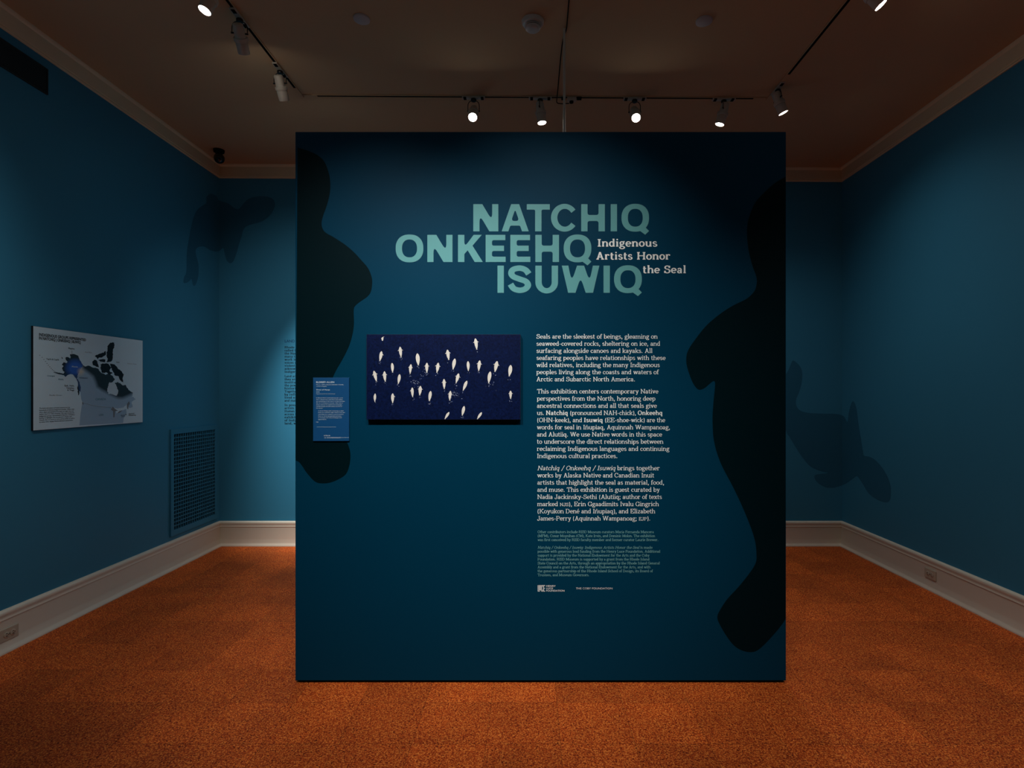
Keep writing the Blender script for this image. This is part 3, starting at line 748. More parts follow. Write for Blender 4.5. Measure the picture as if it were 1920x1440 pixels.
ISLES = [[(910, 490), (918, 440), (925, 400), (945, 378), (975, 375), (982, 395), (970, 440), (965, 500), (958, 535), (935, 545), (912, 540), (925, 515)],
         [(815, 490), (845, 472), (870, 470), (905, 450), (908, 480), (880, 500), (850, 505), (835, 520)],
         [(790, 545), (805, 522), (830, 530), (838, 560), (850, 590), (825, 580), (800, 570)],
         [(840, 525), (880, 515), (900, 520), (902, 545), (860, 540)],
         [(860, 560), (900, 555), (930, 560), (950, 590), (940, 620), (965, 640), (940, 650), (905, 630), (875, 640), (862, 600)],
         [(945, 558), (985, 565), (1010, 595), (1040, 625), (1058, 650), (1050, 690), (1060, 720), (1030, 700), (1010, 660), (985, 660), (965, 620), (950, 590)],
         [(570, 500), (585, 510), (578, 525), (566, 518)], [(528, 498), (538, 512), (532, 520)], [(664, 735), (676, 770), (682, 800), (674, 830), (666, 800)]]
MAP_TXT = [('INDIGENOUS GROUPS REPRESENTED', 333, 322, 735, 361, 25, .028, 'ink'), ('IN NATCHIQ | ONKEEHQ | ISUWIQ', 333, 350, 691, 386, 25, .028, 'ink'),
 ('Iñupiaq', 585, 431, 636, 434, 14, .008, 'ink'), ("Yup'ik & Cup'ik", 395, 524, 505, 529, 14, .008, 'ink'), ('Unangax', 403, 668, 470, 666, 13, .006, 'map_teal'), ('Alutiiq', 497, 697, 542, 696, 13, .006, 'map_teal'),
 ('Eyak, Haida,', 552, 752, 636, 752, 14, .008, 'ink'), ('Tsimshian,', 567, 772, 636, 772, 14, .008, 'ink'), ('& Tlingit', 576, 790, 636, 790, 14, .008, 'ink'), ('Inuit', 997, 549, 1022, 550, 12, .008, 'ink'),
 ('Alaska', 612, 588, 666, 589, 13, .004, 'label_ink'), ('Athabascan', 677, 684, 750, 685, 13, .004, 'blue_ink'), ('CANADA', 818, 872, 906, 868, 19, .006, 'map_teal'), ('USA', 847, 1004, 887, 1002, 16, .006, 'map_teal'),
 ('Arctic Ocean', 727, 462, 787, 466, 9, .0, 'map_grey'), ('Atlantic Ocean', 1090, 560, 1170, 565, 9, .0, 'map_grey'), ('Pacific Ocean', 423, 834, 530, 831, 11, .0, 'map_grey'),
 ('Aquinnah', 1100, 990, 1150, 989, 11, .01, 'ink'), ('Wampanoag', 1100, 1004, 1163, 1003, 11, .01, 'ink'), ('Rhode', 1035, 1004, 1070, 1003, 9, .01, 'ink'), ('Island', 1040, 1014, 1068, 1013, 9, .01, 'ink')]
MAP_PARA = ['The lands and waters of North America are the', 'homelands of diverse Indigenous peoples. While maps', 'often depict geographical borders as rigid, they are', 'neither fixed nor often honored. This map includes the', 'Indigenous groups represented in Natchiq | Onkeehq |', 'Isuwiq. It highlights the homelands in Alaska and', 'Canada that are home to some of the artists as well as', 'to many other Alaska Native and Inuit communities.']

def seg_dist(p, poly):
    best, sgn = 1e9, 1
    for a, b in zip(poly, poly[1:]):
        dx, dy = b[0] - a[0], b[1] - a[1]
        t = max(0, min(1, ((p[0] - a[0]) * dx + (p[1] - a[1]) * dy) / (dx * dx + dy * dy)))
        qx, qy = a[0] + t * dx, a[1] + t * dy
        d = math.hypot(p[0] - qx, p[1] - qy)
        if d < best:
            best = d; sgn = 1 if dx * (p[1] - a[1]) - dy * (p[0] - a[0]) > 0 else -1
    return best * sgn
def lerp(a, b, t):
    t = max(0, min(1, t)); return tuple(x + (y - x) * t for x, y in zip(a, b))

def ragged(poly, last, seed, step=9, amp=4):
    """break the first edges of an outline into a ragged shore"""
    rnd = random.Random(seed); out = []
    for k, (a, b) in enumerate(zip(poly, poly[1:] + poly[:1])):
        n = max(1, int(math.hypot(b[0] - a[0], b[1] - a[1]) / step)) if k < last else 1
        for j in range(n):
            u = j / n; f = amp if k < last and (j or k) else 0
            out.append((a[0] + (b[0] - a[0]) * u + rnd.uniform(-f, f), a[1] + (b[1] - a[1]) * u + rnd.uniform(-f, f)))
    return out

def inked(name, poly, colour, t, off, d, cuts=5):
    """a printed area whose ink runs from one colour to another: colour(x, y) in the close-up's pixels"""
    L = [Vector((x, y, 0)) for x, y in poly]
    bm = bmesh.new()
    vv = [bm.verts.new(p) for p in L]
    for tr in tessellate_polygon([L]):
        try: bm.faces.new([vv[k] for k in tr])
        except ValueError: pass
    for _ in range(cuts):
        ed = [e for e in bm.edges if e.calc_length() > 11]
        if not ed: break
        bmesh.ops.subdivide_edges(bm, edges=ed, cuts=1)
        bmesh.ops.triangulate(bm, faces=bm.faces)
    me = bpy.data.meshes.new(name)
    cols = []
    for v in bm.verts:
        cols.append(colour(v.co.x, v.co.y))
        v.co = P_LEFT.at(*mp(v.co.x, v.co.y, off), off + d)
    bmesh.ops.recalc_face_normals(bm, faces=bm.faces)
    bm.to_mesh(me); bm.free()
    at = me.color_attributes.new('ink', 'FLOAT_COLOR', 'POINT')
    for k, c in enumerate(cols): at.data[k].color = c
    me.materials.append(M['map_ink'])
    o = bpy.data.objects.new(name, me); C.objects.link(o); attach(o, t)
    return o

def build_map():
    M['map_ink'] = attr_mat('map_gradient_ink')
    off = 0.012
    y0, zt = on_left(62, 611, off); y1, _ = on_left(267.5, 638, off)
    zb = 1.216
    t = thing('map_panel', 'grey map panel of Alaska and Canada mounted on the left blue wall', 'map', (WL, (y0 + y1) / 2, zb))
    mb = MB(); mb.box(WL + .0005, WL + off, y0, y1, zb, zt); attach(mb.build('map_board', M['board'], None), t)
    mb = MB(); mb.quad(*(P_LEFT.at(a, b, off + .0003) for a, b in ((y0 + .001, zb + .001), (y1 - .001, zb + .001), (y1 - .001, zt - .001), (y0 + .001, zt - .001)))); attach(mb.build('print_surface', M['map'], None), t)
    pale, black = rgb(146, 176, 200), rgb(6, 10, 12)
    front = [(700, 565), (715, 600), (760, 632), (800, 665), (820, 710), (835, 755), (880, 785), (935, 815), (1010, 850), (1050, 850), (1100, 830), (1160, 800)]
    def can(x, y):
        d = seg_dist((x, y), front)          # positive below the line
        warm = lerp(rgb(206, 200, 176), pale, math.hypot(x - 690, y - 625) / 45)
        return lerp(black, warm, (d + 14) / 34)
    inked('printed_land', ragged(CANADA, 34, 21), can, t, off, .0006)
    inked('printed_land', USA, lambda x, y: pale, t, off, .0006, 1)
    blue = rgb(38, 92, 190)
    def ala(x, y):
        k = math.hypot((x - 645), (y - 595) * 1.1)
        c = lerp(blue, black, (k - 45) / 55)
        c = lerp(rgb(206, 200, 176), c, math.hypot(x - 695, y - 625) / 42)
        if y > 640: c = lerp(c, rgb(30, 60, 110), (y - 640) / 40)
        return c
    inked('printed_land', ragged(ALASKA, 99, 5, 9, 2.5), ala, t, off, .0009)
    mb = MB()
    rnd = random.Random(5)
    for isl in ISLES:
        # a ragged shore
        pts = []
        for a, b in zip(isl, isl[1:] + isl[:1]):
            n = max(1, int(math.hypot(b[0] - a[0], b[1] - a[1]) / 9))
            for k in range(n):
                u = k / n; pts.append((a[0] + (b[0] - a[0]) * u + rnd.uniform(-3.5, 3.5), a[1] + (b[1] - a[1]) * u + rnd.uniform(-3.5, 3.5)))
        fill(mb, [[mp(x, y, off) for x, y in pts]], P_LEFT, off + .0007)
    for k in range(13):                      # the long chain of small islands
        u = k / 12; x, y = 340 + 150 * u ** .8, 485 + 150 * math.sin(u * 1.45)
        fill(mb, [[mp(x + r * math.cos(a), y + r * .7 * math.sin(a), off) for a, r in ((0, 5), (1, 3), (2.2, 4), (3.2, 6), (4.4, 3), (5.4, 4))]], P_LEFT, off + .0007)
    attach(mb.build('printed_islands', M['ink'], None), t)
    mb = MB()
    for lk in ([(950, 950), (965, 925), (985, 945), (1010, 960), (985, 965), (980, 1015), (970, 1018), (968, 965)], [(1000, 985), (1020, 965), (1050, 955), (1030, 975)], [(702, 885), (712, 890), (715, 908), (706, 905)], [(1085, 905), (1105, 878), (1112, 900), (1100, 920), (1098, 950), (1088, 940)]):
        fill(mb, [[mp(x, y, off) for x, y in lk]], P_LEFT, off + .0011)
    for a, b in zip([(705, 887), (770, 907), (840, 922), (920, 927)], [(770, 907), (840, 922), (920, 927), (955, 932)]):
        fill(mb, [[mp(*a, off), mp(*b, off), mp(b[0], b[1] + 3, off), mp(a[0], a[1] + 3, off)]], P_LEFT, off + .0011)
    attach(mb.build('printed_lakes', M['map_grey'], None), t)
    byink = {}
    for txt, x0, b0, x1, b1, cap, bold, ink in MAP_TXT:
        mb = byink.setdefault(ink, MB())
        p, q = mp(x0, b0, off), mp(x1, b1, off)
        capm = cap / MK * p[0] / F
        sans_line(mb, P_LEFT, off + .0012, txt, p[0], q[0], (p[1] + q[1]) / 2, capm, bold)
    ends = (598, 635, 630, 635, 640, 612, 637, 625)
    for k, line in enumerate(MAP_PARA):
        p = mp(335, 945 + 16.9 * k, off); q = mp(ends[k], 945, off)
        sans_line(byink['ink'], P_LEFT, off + .0012, line, p[0], q[0], p[1], 11.5 / MK * p[0] / F, .006)
    mb = byink['ink']
    fill(mb, [[mp(1078 + 4 * math.cos(a * .8), 993 + 5 * math.sin(a * .8), off) for a in range(8)]], P_LEFT, off + .0012)
    fill(mb, [[mp(614, 445, off), mp(616, 445, off), mp(616, 475, off), mp(614, 475, off)]], P_LEFT, off + .0012)
    for ink, mb in byink.items(): attach(mb.build('map_lettering', M[ink], None), t)

# ================================================================== TEXT AND SEAL SHAPES ON THE ROOM'S WALLS
BACK_TXT = [['Rhode Island is', 'called Conanicut by', 'the Narragansett and', 'many tribes who live and', 'work in this place. The', 'voices and memories of', 'violent removal are', 'acknowledged here by', 'Indigenous people.'],
            ['Land acknowledgments as', 'they are made by', 'institutions recall', 'the power of many', 'histories of this place.', 'Together we begin', 'by reflecting on the', 'lived experience', 'and main memories.'],
            ['In presenting the', 'artists from many', 'Human and Native', 'across Canada, the', 'exhibition is part', 'of Indigenous care for', 'land, water, and sky.']]
def build_back_text():
    t = thing('wall_text', 'narrow column of black text on the back wall beside the teal partition', 'wall text', (on_back(534, 0)[0], WB, on_back(0, 797)[1]))
    mb = MB(); a0, z = on_back(534, 642); sans_line(mb, P_BACK, .0006, 'LAND ACKNOWLEDGMENT', a0, a0 + .46, z, 5.2 * WB / F, .012)
    o = mb.build('heading_lettering', M['blue_ink'], None); attach(o, t); o['label'] = 'dark blue heading'
    v = 653.2; pitch = 5.72
    for para in BACK_TXT:
        mb = MB()
        for line in para:
            a0, z = on_back(533.6, v)
            serif_line(mb, P_BACK, .0006, [(line, 'b')], a0, a0 + len(line) * .0152, z, 4.1 * WB / F)
            v += pitch
        v += 2.6
        attach(mb.build('paragraph_lettering', M['ink'], None), t)

def clip_half(poly, u, keep_left):
    out = []
    for a, b in zip(poly, poly[1:] + poly[:1]):
        ina, inb = (a[0] <= u) == keep_left, (b[0] <= u) == keep_left
        if ina: out.append(a)
        if ina != inb:
            k = (u - a[0]) / (b[0] - a[0]); out.append((u, a[1] + (b[1] - a[1]) * k))
    return out
def paint(mb, wall):
    o = mb.build('seal_silhouette', M['decal'], bpy.data.objects[wall]); o['label'] = 'dark blue seal silhouette'
def build_decals():
    pts = [(380, 180), (430, 150), (500, 185), (530, 235), (640, 270), (720, 330), (780, 335), (830, 270), (900, 210), (1000, 185), (1100, 185), (1180, 210), (1215, 270), (1200, 340), (1150, 420), (1060, 490), (960, 520), (880, 545), (830, 590), (805, 680), (775, 770), (750, 860), (710, 970), (670, 1005), (625, 975), (600, 900), (580, 820), (540, 850), (490, 862), (420, 845), (340, 800), (270, 810), (240, 850), (250, 920), (275, 1020), (275, 1140), (255, 1230), (230, 1280), (205, 1270), (190, 1200), (165, 1220), (130, 1245), (90, 1240), (100, 1170), (125, 1120), (130, 950), (135, 850), (155, 720), (180, 580), (215, 440), (260, 350), (320, 300), (370, 265), (372, 220)]
    pts = smooth_loop([(330 + x / 6.545, 340 + y / 6.545) for x, y in pts], 4)
    uc = VX + WL * F / WB
    mb = MB(); fill(mb, [[on_left(*p) for p in clip_half(pts, uc, True)]], P_LEFT, .001); paint(mb, 'wall_left')
    mb = MB(); fill(mb, [[on_back(*p) for p in clip_half(pts, uc, False)]], P_BACK, .001); paint(mb, 'wall_back')
    pts = [(20, 740), (0, 600), (0, 300), (40, 200), (60, 150), (80, 120), (130, 160), (158, 220), (155, 310), (130, 400), (105, 460), (110, 520), (150, 560), (230, 578), (350, 583), (450, 585), (520, 605), (553, 655), (565, 570), (598, 475), (630, 530), (650, 680), (670, 800), (690, 920), (700, 950), (750, 960), (810, 1000), (880, 1090), (920, 1180), (932, 1250), (925, 1330), (890, 1355), (820, 1335), (740, 1280), (690, 1200), (640, 1130), (610, 1140), (570, 1170), (520, 1200), (440, 1225), (370, 1225), (300, 1190), (268, 1150), (275, 1115), (380, 1100), (330, 1085), (240, 1050), (180, 990), (110, 890), (50, 790)]
    pts = smooth_loop([(1470 + x / 4.6435, 650 + y / 4.6435) for x, y in pts], 4)
    uc = VX + WR * F / WB
    mb = MB(); fill(mb, [[on_back(*p) for p in clip_half(pts, uc, True)]], P_BACK, .001); paint(mb, 'wall_back')
    mb = MB(); fill(mb, [[on_right(*p) for p in clip_half(pts, uc, False)]], P_RIGHT, .001); paint(mb, 'wall_right')

# ================================================================== GRILLE, VENT, OUTLETS
def build_grille():
    y0, y1, z0, z1 = 4.527, 5.198, 0.268, 1.138
    t = thing('return_air_grille', 'blue painted return air grille low on the left wall near the back corner', 'grille', (WL, (y0 + y1) / 2, z0))
    hy0, hy1, hz0, hz1 = 4.566, 5.160, 0.312, 1.098
    mb = MB()
    mb.box(WL, WL + .014, y0, hy0, z0, z1); mb.box(WL, WL + .014, hy1, y1, z0, z1)
    mb.box(WL, WL + .014, hy0, hy1, z0, hz0); mb.box(WL, WL + .014, hy0, hy1, hz1, z1)
    attach(mb.build('grille_frame', M['wall'], None), t)
    mb = MB(); ny, nz = 19, 25
    py, pz = (hy1 - hy0) / ny, (hz1 - hz0) / nz
    for k in range(1, ny): mb.box(WL + .001, WL + .012, hy0 + k * py - .0028, hy0 + k * py + .0028, hz0, hz1)
    for k in range(1, nz): mb.box(WL + .0015, WL + .0125, hy0, hy1, hz0 + k * pz - .0028, hz0 + k * pz + .0028)
    attach(mb.build('grille_mesh', M['wall'], None), t)
    mb = MB(); mb.box(WL, WL + .0008, hy0, hy1, hz0, hz1); attach(mb.build('duct_opening', M['void'], None), t)
def build_vent():
    y0, y1, z0, z1 = 2.60, 3.374, 3.250, 3.394
    t = thing('ceiling_vent', 'dark slatted supply vent high on the left wall under the crown moulding', 'vent', (WL, (y0 + y1) / 2, z0))
    mb = MB(); mb.box(WL, WL + .001, y0, y1, z0, z1); attach(mb.build('duct_opening', M['void'], None), t)
    mb = MB(); n = 13
    for k in range(n):
        z = z0 + (k + .5) * (z1 - z0) / n
        mb.v += [(WL + .001, y0, z - .001), (WL + .001, y1, z - .001), (WL + .009, y1, z + .0035), (WL + .009, y0, z + .0035), (WL + .001, y0, z - .003), (WL + .001, y1, z - .003), (WL + .009, y1, z + .0015), (WL + .009, y0, z + .0015)]
        i = len(mb.v) - 8
        for q in ((0, 1, 2, 3), (7, 6, 5, 4), (0, 4, 5, 1), (1, 5, 6, 2), (2, 6, 7, 3), (3, 7, 4, 0)): mb.f.append(tuple(i + j for j in q))
    attach(mb.build('slats', M['vent'], None), t)
    mb = MB()
    for a in ((y0 - .006, y1 + .006, z0 - .006, z0), (y0 - .006, y1 + .006, z1, z1 + .006), (y0 - .006, y0, z0, z1), (y1, y1 + .006, z0, z1)): mb.box(WL, WL + .010, *a)
    attach(mb.build('vent_frame', M['vent'], None), t)
def build_outlet(side, yc, zm, label):
    face = (WL + .016) if side == 'left' else (WR - .016)
    sg = 1 if side == 'left' else -1
    t = thing('power_outlet', label, 'outlet', (face, yc, zm), 'duplex outlets in the baseboards')
    def bx(mb, d0, d1, a0, a1, b0, b1):
        xs = sorted((face + sg * d0, face + sg * d1)); mb.box(xs[0], xs[1], yc + a0, yc + a1, zm + b0, zm + b1)
    mb = MB(); bx(mb, .0002, .007, -.0575, .0575, -.0355, .0355); attach(mb.build('cover_plate', M['socket'], None, bevel=.003), t)
    for s in (-1, 1):
        mtx = Matrix.Translation((face + sg * .007, yc + s * .0195, zm)) @ Matrix.Rotation(sg * math.pi / 2, 4, 'Y')
        mb = MB(); mb.lathe([(.0165, 0), (.0165, .0022), (.015, .003)], 24, mtx)
        r = mb.build('receptacle', M['socket'], None, smooth=40); attach(r, t)
        mb = MB()
        for b in (-.0065, .0065): bx(mb, .0096, .0106, s * .0195 - .0045, s * .0195 + .0045, b - .0016, b + .0016)
        bx(mb, .0096, .0106, s * .0195 + .0075, s * .0195 + .0115, -.0024, .0024)
        so = mb.build('slot', M['black'], None); so.parent = r
    mtx = Matrix.Translation((face + sg * .007, yc, zm)) @ Matrix.Rotation(sg * math.pi / 2, 4, 'Y')
    mb = MB(); mb.lathe([(.0035, 0), (.0035, .001), (.002, .0016)], 12, mtx); attach(mb.build('screw', M['dark_metal'], None, smooth=40), t)

# ================================================================== CEILING FITTINGS
TRL, TRR, TRB, TRF = -1.650, 1.712, 4.004, 0.72      # the three runs of track
TD = 0.006                                # how far the track stands below the ceiling
def rail_mesh(mb, sl, axis, a0, a1, b, zf, cut):
    """white channel with a black slot; axis 'x' or 'y'"""
    hw, hs = .0150, .0088
    def bx(m_, p0, p1, q0, q1, z0, z1):
        i = len(m_.v)
        for zz in (z0, z1):
            for p, q in ((p0, q0), (p1, q0), (p1, q1), (p0, q1)):
                x, y = (p, q) if axis == 'x' else (q, p)
                m_.v.append((x, y, zf(x) + zz))
        for f in ((0, 3, 2, 1), (4, 5, 6, 7), (0, 1, 5, 4), (1, 2, 6, 5), (2, 3, 7, 6), (3, 0, 4, 7)): m_.f.append(tuple(i + k for k in f))
    bx(mb, a0, a1, b - hw, b - hs, -TD, -.0005); bx(mb, a0, a1, b + hs, b + hw, -TD, -.0005)
    bx(mb, a0, a1, b - hs, b + hs, -.002, -.0005)
    for c0, c1 in cut: bx(sl, c0, c1, b - hs, b + hs, -TD + .0015, -.0021)
def closed_bits(mb, axis, b, zf, spans):
    for c0, c1 in spans:
        i = len(mb.v)
        for zz in (-TD - .001, -.0022):
            for p, q in ((c0, b - .0148), (c1, b - .0148), (c1, b + .0148), (c0, b + .0148)):
                x, y = (p, q) if axis == 'x' else (q, p)
                mb.v.append((x, y, zf(x) + zz))
        for f in ((0, 3, 2, 1), (4, 5, 6, 7), (0, 1, 5, 4), (1, 2, 6, 5), (2, 3, 7, 6), (3, 0, 4, 7)): mb.f.append(tuple(i + k for k in f))
def build_tracks():
    specs = [('x', TRL + .0175, TRR - .0175, TRB, 'white lighting track crossing the ceiling behind the teal partition', [(-1.533, 1.60)], [(-1.63, -1.533), (1.60, 1.69)]),
             ('y', -1.0, TRB + .0175, TRL, 'white lighting track running along the left side of the ceiling', [(-.98, 3.90)], [(3.90, TRB + .017)]),
             ('y', -1.0, TRB + .0175, TRR, 'white lighting track running along the right side of the ceiling', [(-.98, 3.70)], [(3.70, TRB + .017)])]
    specs.append(('x', TRL + .0175, TRR - .0175, TRF, 'white lighting track crossing the ceiling overhead in front of the picture', [(-1.53, 1.60)], [(-1.63, -1.53), (1.60, 1.69)]))
    for axis, a0, a1, b, label, cut, ends in specs:
        mid = ((a0 + a1) / 2, b) if axis == 'x' else (b, (a0 + a1) / 2)
        t = thing('lighting_track', label, 'track', (mid[0], mid[1], zc(mid[0])), 'ceiling lighting tracks')
        mb, sl = MB(), MB()
        rail_mesh(mb, sl, axis, a0, a1, b, zc, cut)
        attach(mb.build('rail', M['ceiling'], None), t); attach(sl.build('slot', M['black'], None), t)
        mb = MB(); closed_bits(mb, axis, b, zc, ends); attach(mb.build('connector', M['ceiling'], None), t)

def track_light(axis, x, y, aim, label, lit=True, power=None, drop=.094):
    """spotlight hung from a track: adapter in the rail, swivel, wire yoke, cylindrical housing with collar and snoot"""
    zb = zc(x) - TD
    t = thing('track_light', label, 'spotlight', (x, y, zb), 'spotlights on the ceiling tracks')
    mb = MB()
    L_ = .082
    if axis == 'x': mb.box(x - L_, x + L_, y - .016, y + .016, zb - .011, zb - .001)
    else: mb.box(x - .016, x + .016, y - L_, y + L_, zb - .011, zb - .001)
    attach(mb.build('track_adapter', M['fixture'], None, bevel=.002), t)
    mb = MB()
    for s in (-1, 1):
        c = (x + s * .062, y) if axis == 'x' else (x, y + s * .062)
        mb.box(c[0] - .010, c[0] + .010, c[1] - .0165, c[1] + .0165, zb - .013, zb - .006)
    attach(mb.build('adapter_latch', M['black'], None), t)
    mb = MB(); mb.lathe([(.017, zb - .030), (.019, zb - .026), (.019, zb - .016), (.013, zb - .0105)], 20, Matrix.Translation((x, y, 0))); attach(mb.build('swivel', M['dark_metal'], None, smooth=40), t)
    piv = Vector((x, y, zb - drop))
    d = Vector(aim).normalized()
    hor = Vector((d.x, d.y, 0))
    side = Vector((-hor.y, hor.x, 0)).normalized() if hor.length > .05 else Vector((1, 0, 0))
    mb = MB()
    for s in (-1, 1):
        p = [Vector((x, y, zb - .026)), Vector((x, y, zb - .029)) + side * s * .020, Vector((x, y, zb - .040)) + side * s * .034, Vector((x, y, zb - .060)) + side * s * .0405, piv + side * s * .0405]
        mb.tube(smooth_loop([tuple(q) for q in p], 4, closed=False), .0026, 8)
        mb.tube([tuple(piv + side * s * .028), tuple(piv + side * s * .0455)], .005, 10)
    attach(mb.build('yoke', M['dark_metal'], None, smooth=60), t)
    rot = d.to_track_quat('Z', 'Y').to_matrix().to_4x4()
    mtx = Matrix.Translation(piv) @ rot
    mb = MB(); mb.lathe([(.012, -.050), (.022, -.049), (.027, -.044), (.0285, -.034), (.030, .012), (.031, .030)], 32, mtx); attach(mb.build('housing', M['fixture'], None, smooth=40), t)
    mb = MB(); mb.lathe([(.031, .018), (.0375, .019), (.0385, .022), (.0385, .036), (.0375, .039), (.031, .040)], 32, mtx); attach(mb.build('collar', M['fixture'], None, smooth=40), t)
    mb = MB(); mb.lathe([(.0315, .038), (.0335, .042), (.0325, .100), (.0315, .102), (.0295, .102), (.0295, .094)], 32, mtx, cap=False); attach(mb.build('snoot', M['fixture'], None, smooth=40), t)
    mb = MB(); mb.lathe([(.0293, .0965), (.0293, .0985)], 32, mtx)
    o = mb.build('lens', M['lens'] if lit else M['lens_off'], None); attach(o, t)
    if power:
        wts, cone = POWER[power]
        ld = bpy.data.lights.new('beam', 'SPOT'); ld.energy = wts; ld.color = LAMP
        ld.spot_size = math.radians(cone); ld.spot_blend = 1.0; ld.shadow_soft_size = .028
        lo = bpy.data.objects.new('beam', ld); C.objects.link(lo)
        lo.location = piv + d * .106
        lo.rotation_euler = d.to_track_quat('-Z', 'Y').to_euler()
        attach(lo, t)
    return t
def cross_baffle(t):
    """two thin crossed wires in front of a spotlight's lens"""
    lens = [c for c in t.children if c.name.startswith('lens')][0].data
    co = [v.co.copy() for v in lens.vertices]
    n = len(co) // 2
    c = sum(co[n:], Vector()) / n; ax = (c - sum(co[:n], Vector()) / n).normalized() * .002
    mb = MB()
    for k in (0, n // 4): mb.tube([tuple(c + ax + (co[n + k] - c) * .96), tuple(c + ax + (co[n + k + n // 2] - c) * .96)], .0007, 6)
    attach(mb.build('cross_baffle', M['dark_metal'], None), t)
def toward(x, y, tx, ty, tz, drop=.094):
    return (tx - x, ty - y, tz - (zc(x) - TD - drop))

def build_lights():
    fx = lambda u: (u - VX) * TRB / F
    X_ = [fx(888), fx(1013), fx(1190), fx(1357)]
    track_light('x', X_[0], TRB, (0.0, -.66, -.75), 'lit spotlight glaring forward, leftmost of those hanging behind the teal partition', True, 'over_a', .102)
    track_light('x', X_[1], TRB, (.12, -.02, -.99), 'lit spotlight pointing straight down, just left of the white ceiling pole', True, 'down', .083)
    track_light('x', X_[2], TRB, (-.03, -.68, -.74), 'lit spotlight glaring forward, just right of the white ceiling pole', True, 'over_b', .102)
    track_light('x', X_[3], TRB, (-.25, .12, -.96), 'lit spotlight tilted down to the left, above the right part of the partition', True, 'left_cross', .083)
    track_light('y', TRR, 3.86, (.40, .06, -.91), 'brightly lit spotlight in the right back corner of the tracks', True, 'corner', .078)
    track_light('y', TRR, 2.83, (.58, -.12, -.80), 'lit spotlight on the right track cut off by the top of the photo', True, 'right_wall', .070)
    track_light('y', TRL, 3.67, toward(TRL, 3.67, -1.58, WB, 1.25), 'spotlight facing the back wall with its glow hidden, last on the left track', True, 'back_left')
    track_light('y', TRL, 3.16, toward(TRL, 3.16, -2.0, WB, 1.5), 'spotlight on the left track facing away, second from the top of the photo', True, 'back_left_b')
    t = track_light('y', TRL, 2.89, (-.27, -.22, -.93), 'lit spotlight on the left track showing a cross in its lens', True, 'left_wall', .070)
    cross_baffle(t)
    # the tracks carry on overhead and close in front of the picture
    track_light('y', TRL, 1.75, (-.80, .15, -.75), 'spotlight on the left track overhead aimed at the left wall', True, 'near_left')
    track_light('y', TRR, 1.75, (.45, -.1, -.88), 'spotlight on the right track overhead aimed at the right wall', True, 'near_right')
    track_light('y', TRL, 1.15, toward(TRL, 1.15, -.1, 2.0, 0), 'spotlight on the left track overhead aimed at the floor', True, 'floor_left')
    track_light('y', TRR, 1.15, toward(TRR, 1.15, 1.2, 2.6, 0), 'spotlight on the right track overhead aimed at the floor', True, 'floor_right')
    track_light('x', -.95, TRF, toward(-.95, TRF, -.65, PD, 1.16), 'spotlight on the front track overhead, left of the other two', True, 'panel_a')
    track_light('x', .06, TRF, toward(.06, TRF, .05, PD, 1.5), 'spotlight in the middle of the front track overhead', True, 'panel_b')
    track_light('x', .95, TRF, toward(.95, TRF, .6, 1.9, 0), 'spotlight on the front track overhead, right of the other two', True, 'panel_c')

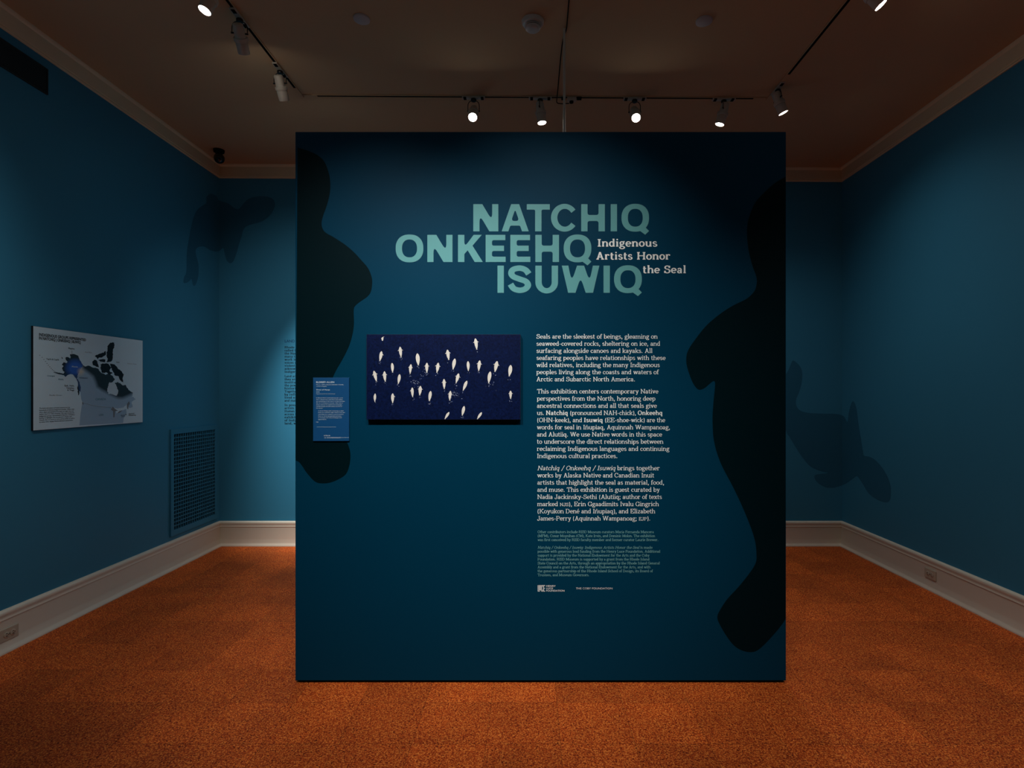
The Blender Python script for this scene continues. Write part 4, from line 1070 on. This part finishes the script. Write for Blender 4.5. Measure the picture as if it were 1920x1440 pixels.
def build_ceiling_things():
    for x, label in ((-.963, 'flat round cover plate on the ceiling left of the smoke detector'), (.988, 'flat round cover plate on the ceiling right of the white pole')):
        z = zc(x)
        mb = MB(); mb.lathe([(.043, -.010), (.046, -.008), (.0465, -.0005)], 40, Matrix.Translation((0, 0, 0)))
        tag(mb.build('cover_plate', M['plate'], smooth=40, loc=(x, 3.176, z)), label, 'ceiling plate', 'round plates on the ceiling')
    x, y = .012, 3.19; z = zc(x)
    t = thing('smoke_detector', 'round off-white smoke detector on the ceiling in front of the tracks', 'smoke detector', (x, y, z))
    T_ = Matrix.Translation((x, y, z))
    mb = MB(); mb.lathe([(.046, -.026), (.056, -.022), (.0625, -.012), (.064, -.001)], 48, T_); attach(mb.build('base', M['white'], None, smooth=35), t)
    mb = MB(); mb.lathe([(.043, -.030), (.043, -.026)], 48, T_); mb.lathe([(.041, -.038), (.041, -.034)], 48, T_); attach(mb.build('vent_gap', M['black'], None), t)
    mb = MB(); mb.lathe([(.0455, -.034), (.0465, -.0325), (.0465, -.0305), (.0455, -.030)], 48, T_)
    mb.lathe([(.022, -.054), (.034, -.052), (.042, -.045), (.0445, -.038)], 48, T_); attach(mb.build('sensor_cap', M['white'], None, smooth=35), t)
    mb = MB(); mb.lathe([(.003, -.0215), (.003, -.012)], 12, Matrix.Translation((x - .024, y + .044, z))); attach(mb.build('indicator', M['black'], None), t)
    # dome camera
    x, y = -2.752, 4.92; z = zc(x)
    t = thing('security_camera', 'small black dome camera on the ceiling in the left back corner', 'camera', (x, y, z))
    T_ = Matrix.Translation((x, y, z))
    mb = MB(); mb.lathe([(.030, -.030), (.043, -.022), (.046, -.001)], 32, T_); mb.lathe([(.016, -.045), (.016, -.028)], 20, T_); attach(mb.build('mount', M['black'], None, smooth=40), t)
    c = Vector((x + .004, y - .002, z - .076))
    mb = MB(); mb.lathe([(.0445 * math.sin(math.pi * k / 16) + .0002, -.0445 * math.cos(math.pi * k / 16)) for k in range(17)], 32, Matrix.Translation(c)); attach(mb.build('camera_ball', M['glass_black'], None, smooth=180), t)
    dd = (Vector((0, 1.2, 1.2)) - c).normalized(); mt = Matrix.Translation(c) @ dd.to_track_quat('Z', 'Y').to_matrix().to_4x4()
    mb = MB(); mb.lathe([(.030, .0335), (.0305, .0345), (.027, .0372), (.0265, .0362)], 32, mt, cap=False); attach(mb.build('lens_ring', M['dark_metal'], None, smooth=60), t)
    # pole and cable
    x, y = .196, 3.25
    mb = MB(); mb.lathe([(.030, 0), (.030, .004), (.0072, .010), (.0072, zc(x) - .001)], 20)
    tag(mb.build('cable_pole', M['white'], smooth=40, loc=(x, y, 0)), 'thin white pole rising behind the teal partition to the ceiling', 'pole')
    mb = MB()
    p = [(x + .009, 1.6, zc(x) - .004), (x + .007, 2.4, zc(x) - .004), (x + .012, 3.1, zc(x) - .004), (x + .012, 3.26, zc(x) - .004), (x - .004, 3.4, zc(x) - .004), (x - .006, 3.92, zc(x) - .004), (x - .008, 3.98, zc(x) - .022), (x - .006, 4.0, zc(x) - .045), (x + .03, 4.0, zc(x) - .052), (x + .08, 4.0, zc(x) - .05)]
    mb.tube(smooth_loop(p, 5, closed=False), .0032, 8)
    tag(mb.build('power_cable', M['black'], smooth=60), 'thin black cable running along the ceiling from the back track past the white pole', 'cable')
    x = .293; z = zc(x) - TD
    t = thing('track_feed', 'small off-white power feed box on the back track right of the pole', 'power feed', (x, TRB, z))
    mb = MB(); mb.box(x - .032, x + .034, TRB - .018, TRB + .018, z - .026, z - .001); attach(mb.build('feed_box', M['fixture'], None, bevel=.004), t)
    mb = MB(); mb.lathe([(.010, -.040), (.014, -.038), (.015, -.0265)], 16, Matrix.Translation((x, TRB, z))); attach(mb.build('cord_grip', M['black'], None, smooth=40), t)
    mb = MB()
    for s in (-1, 1): mb.box(x + s * .056 - .016, x + s * .056 + .016, TRB - .0165, TRB + .0165, z - .010, z - .001)
    attach(mb.build('feed_latch', M['black'], None), t)

build_room()
build_display_wall()
build_photo()
build_label()
build_map()
build_back_text()
build_decals()
build_grille()
build_vent()
build_outlet('left', 3.1145, .0945, 'ivory double outlet in the left baseboard at the edge of the photo')
build_outlet('right', 4.0655, .1155, 'ivory double outlet in the right baseboard near the far corner')
build_tracks()
build_lights()
build_ceiling_things()
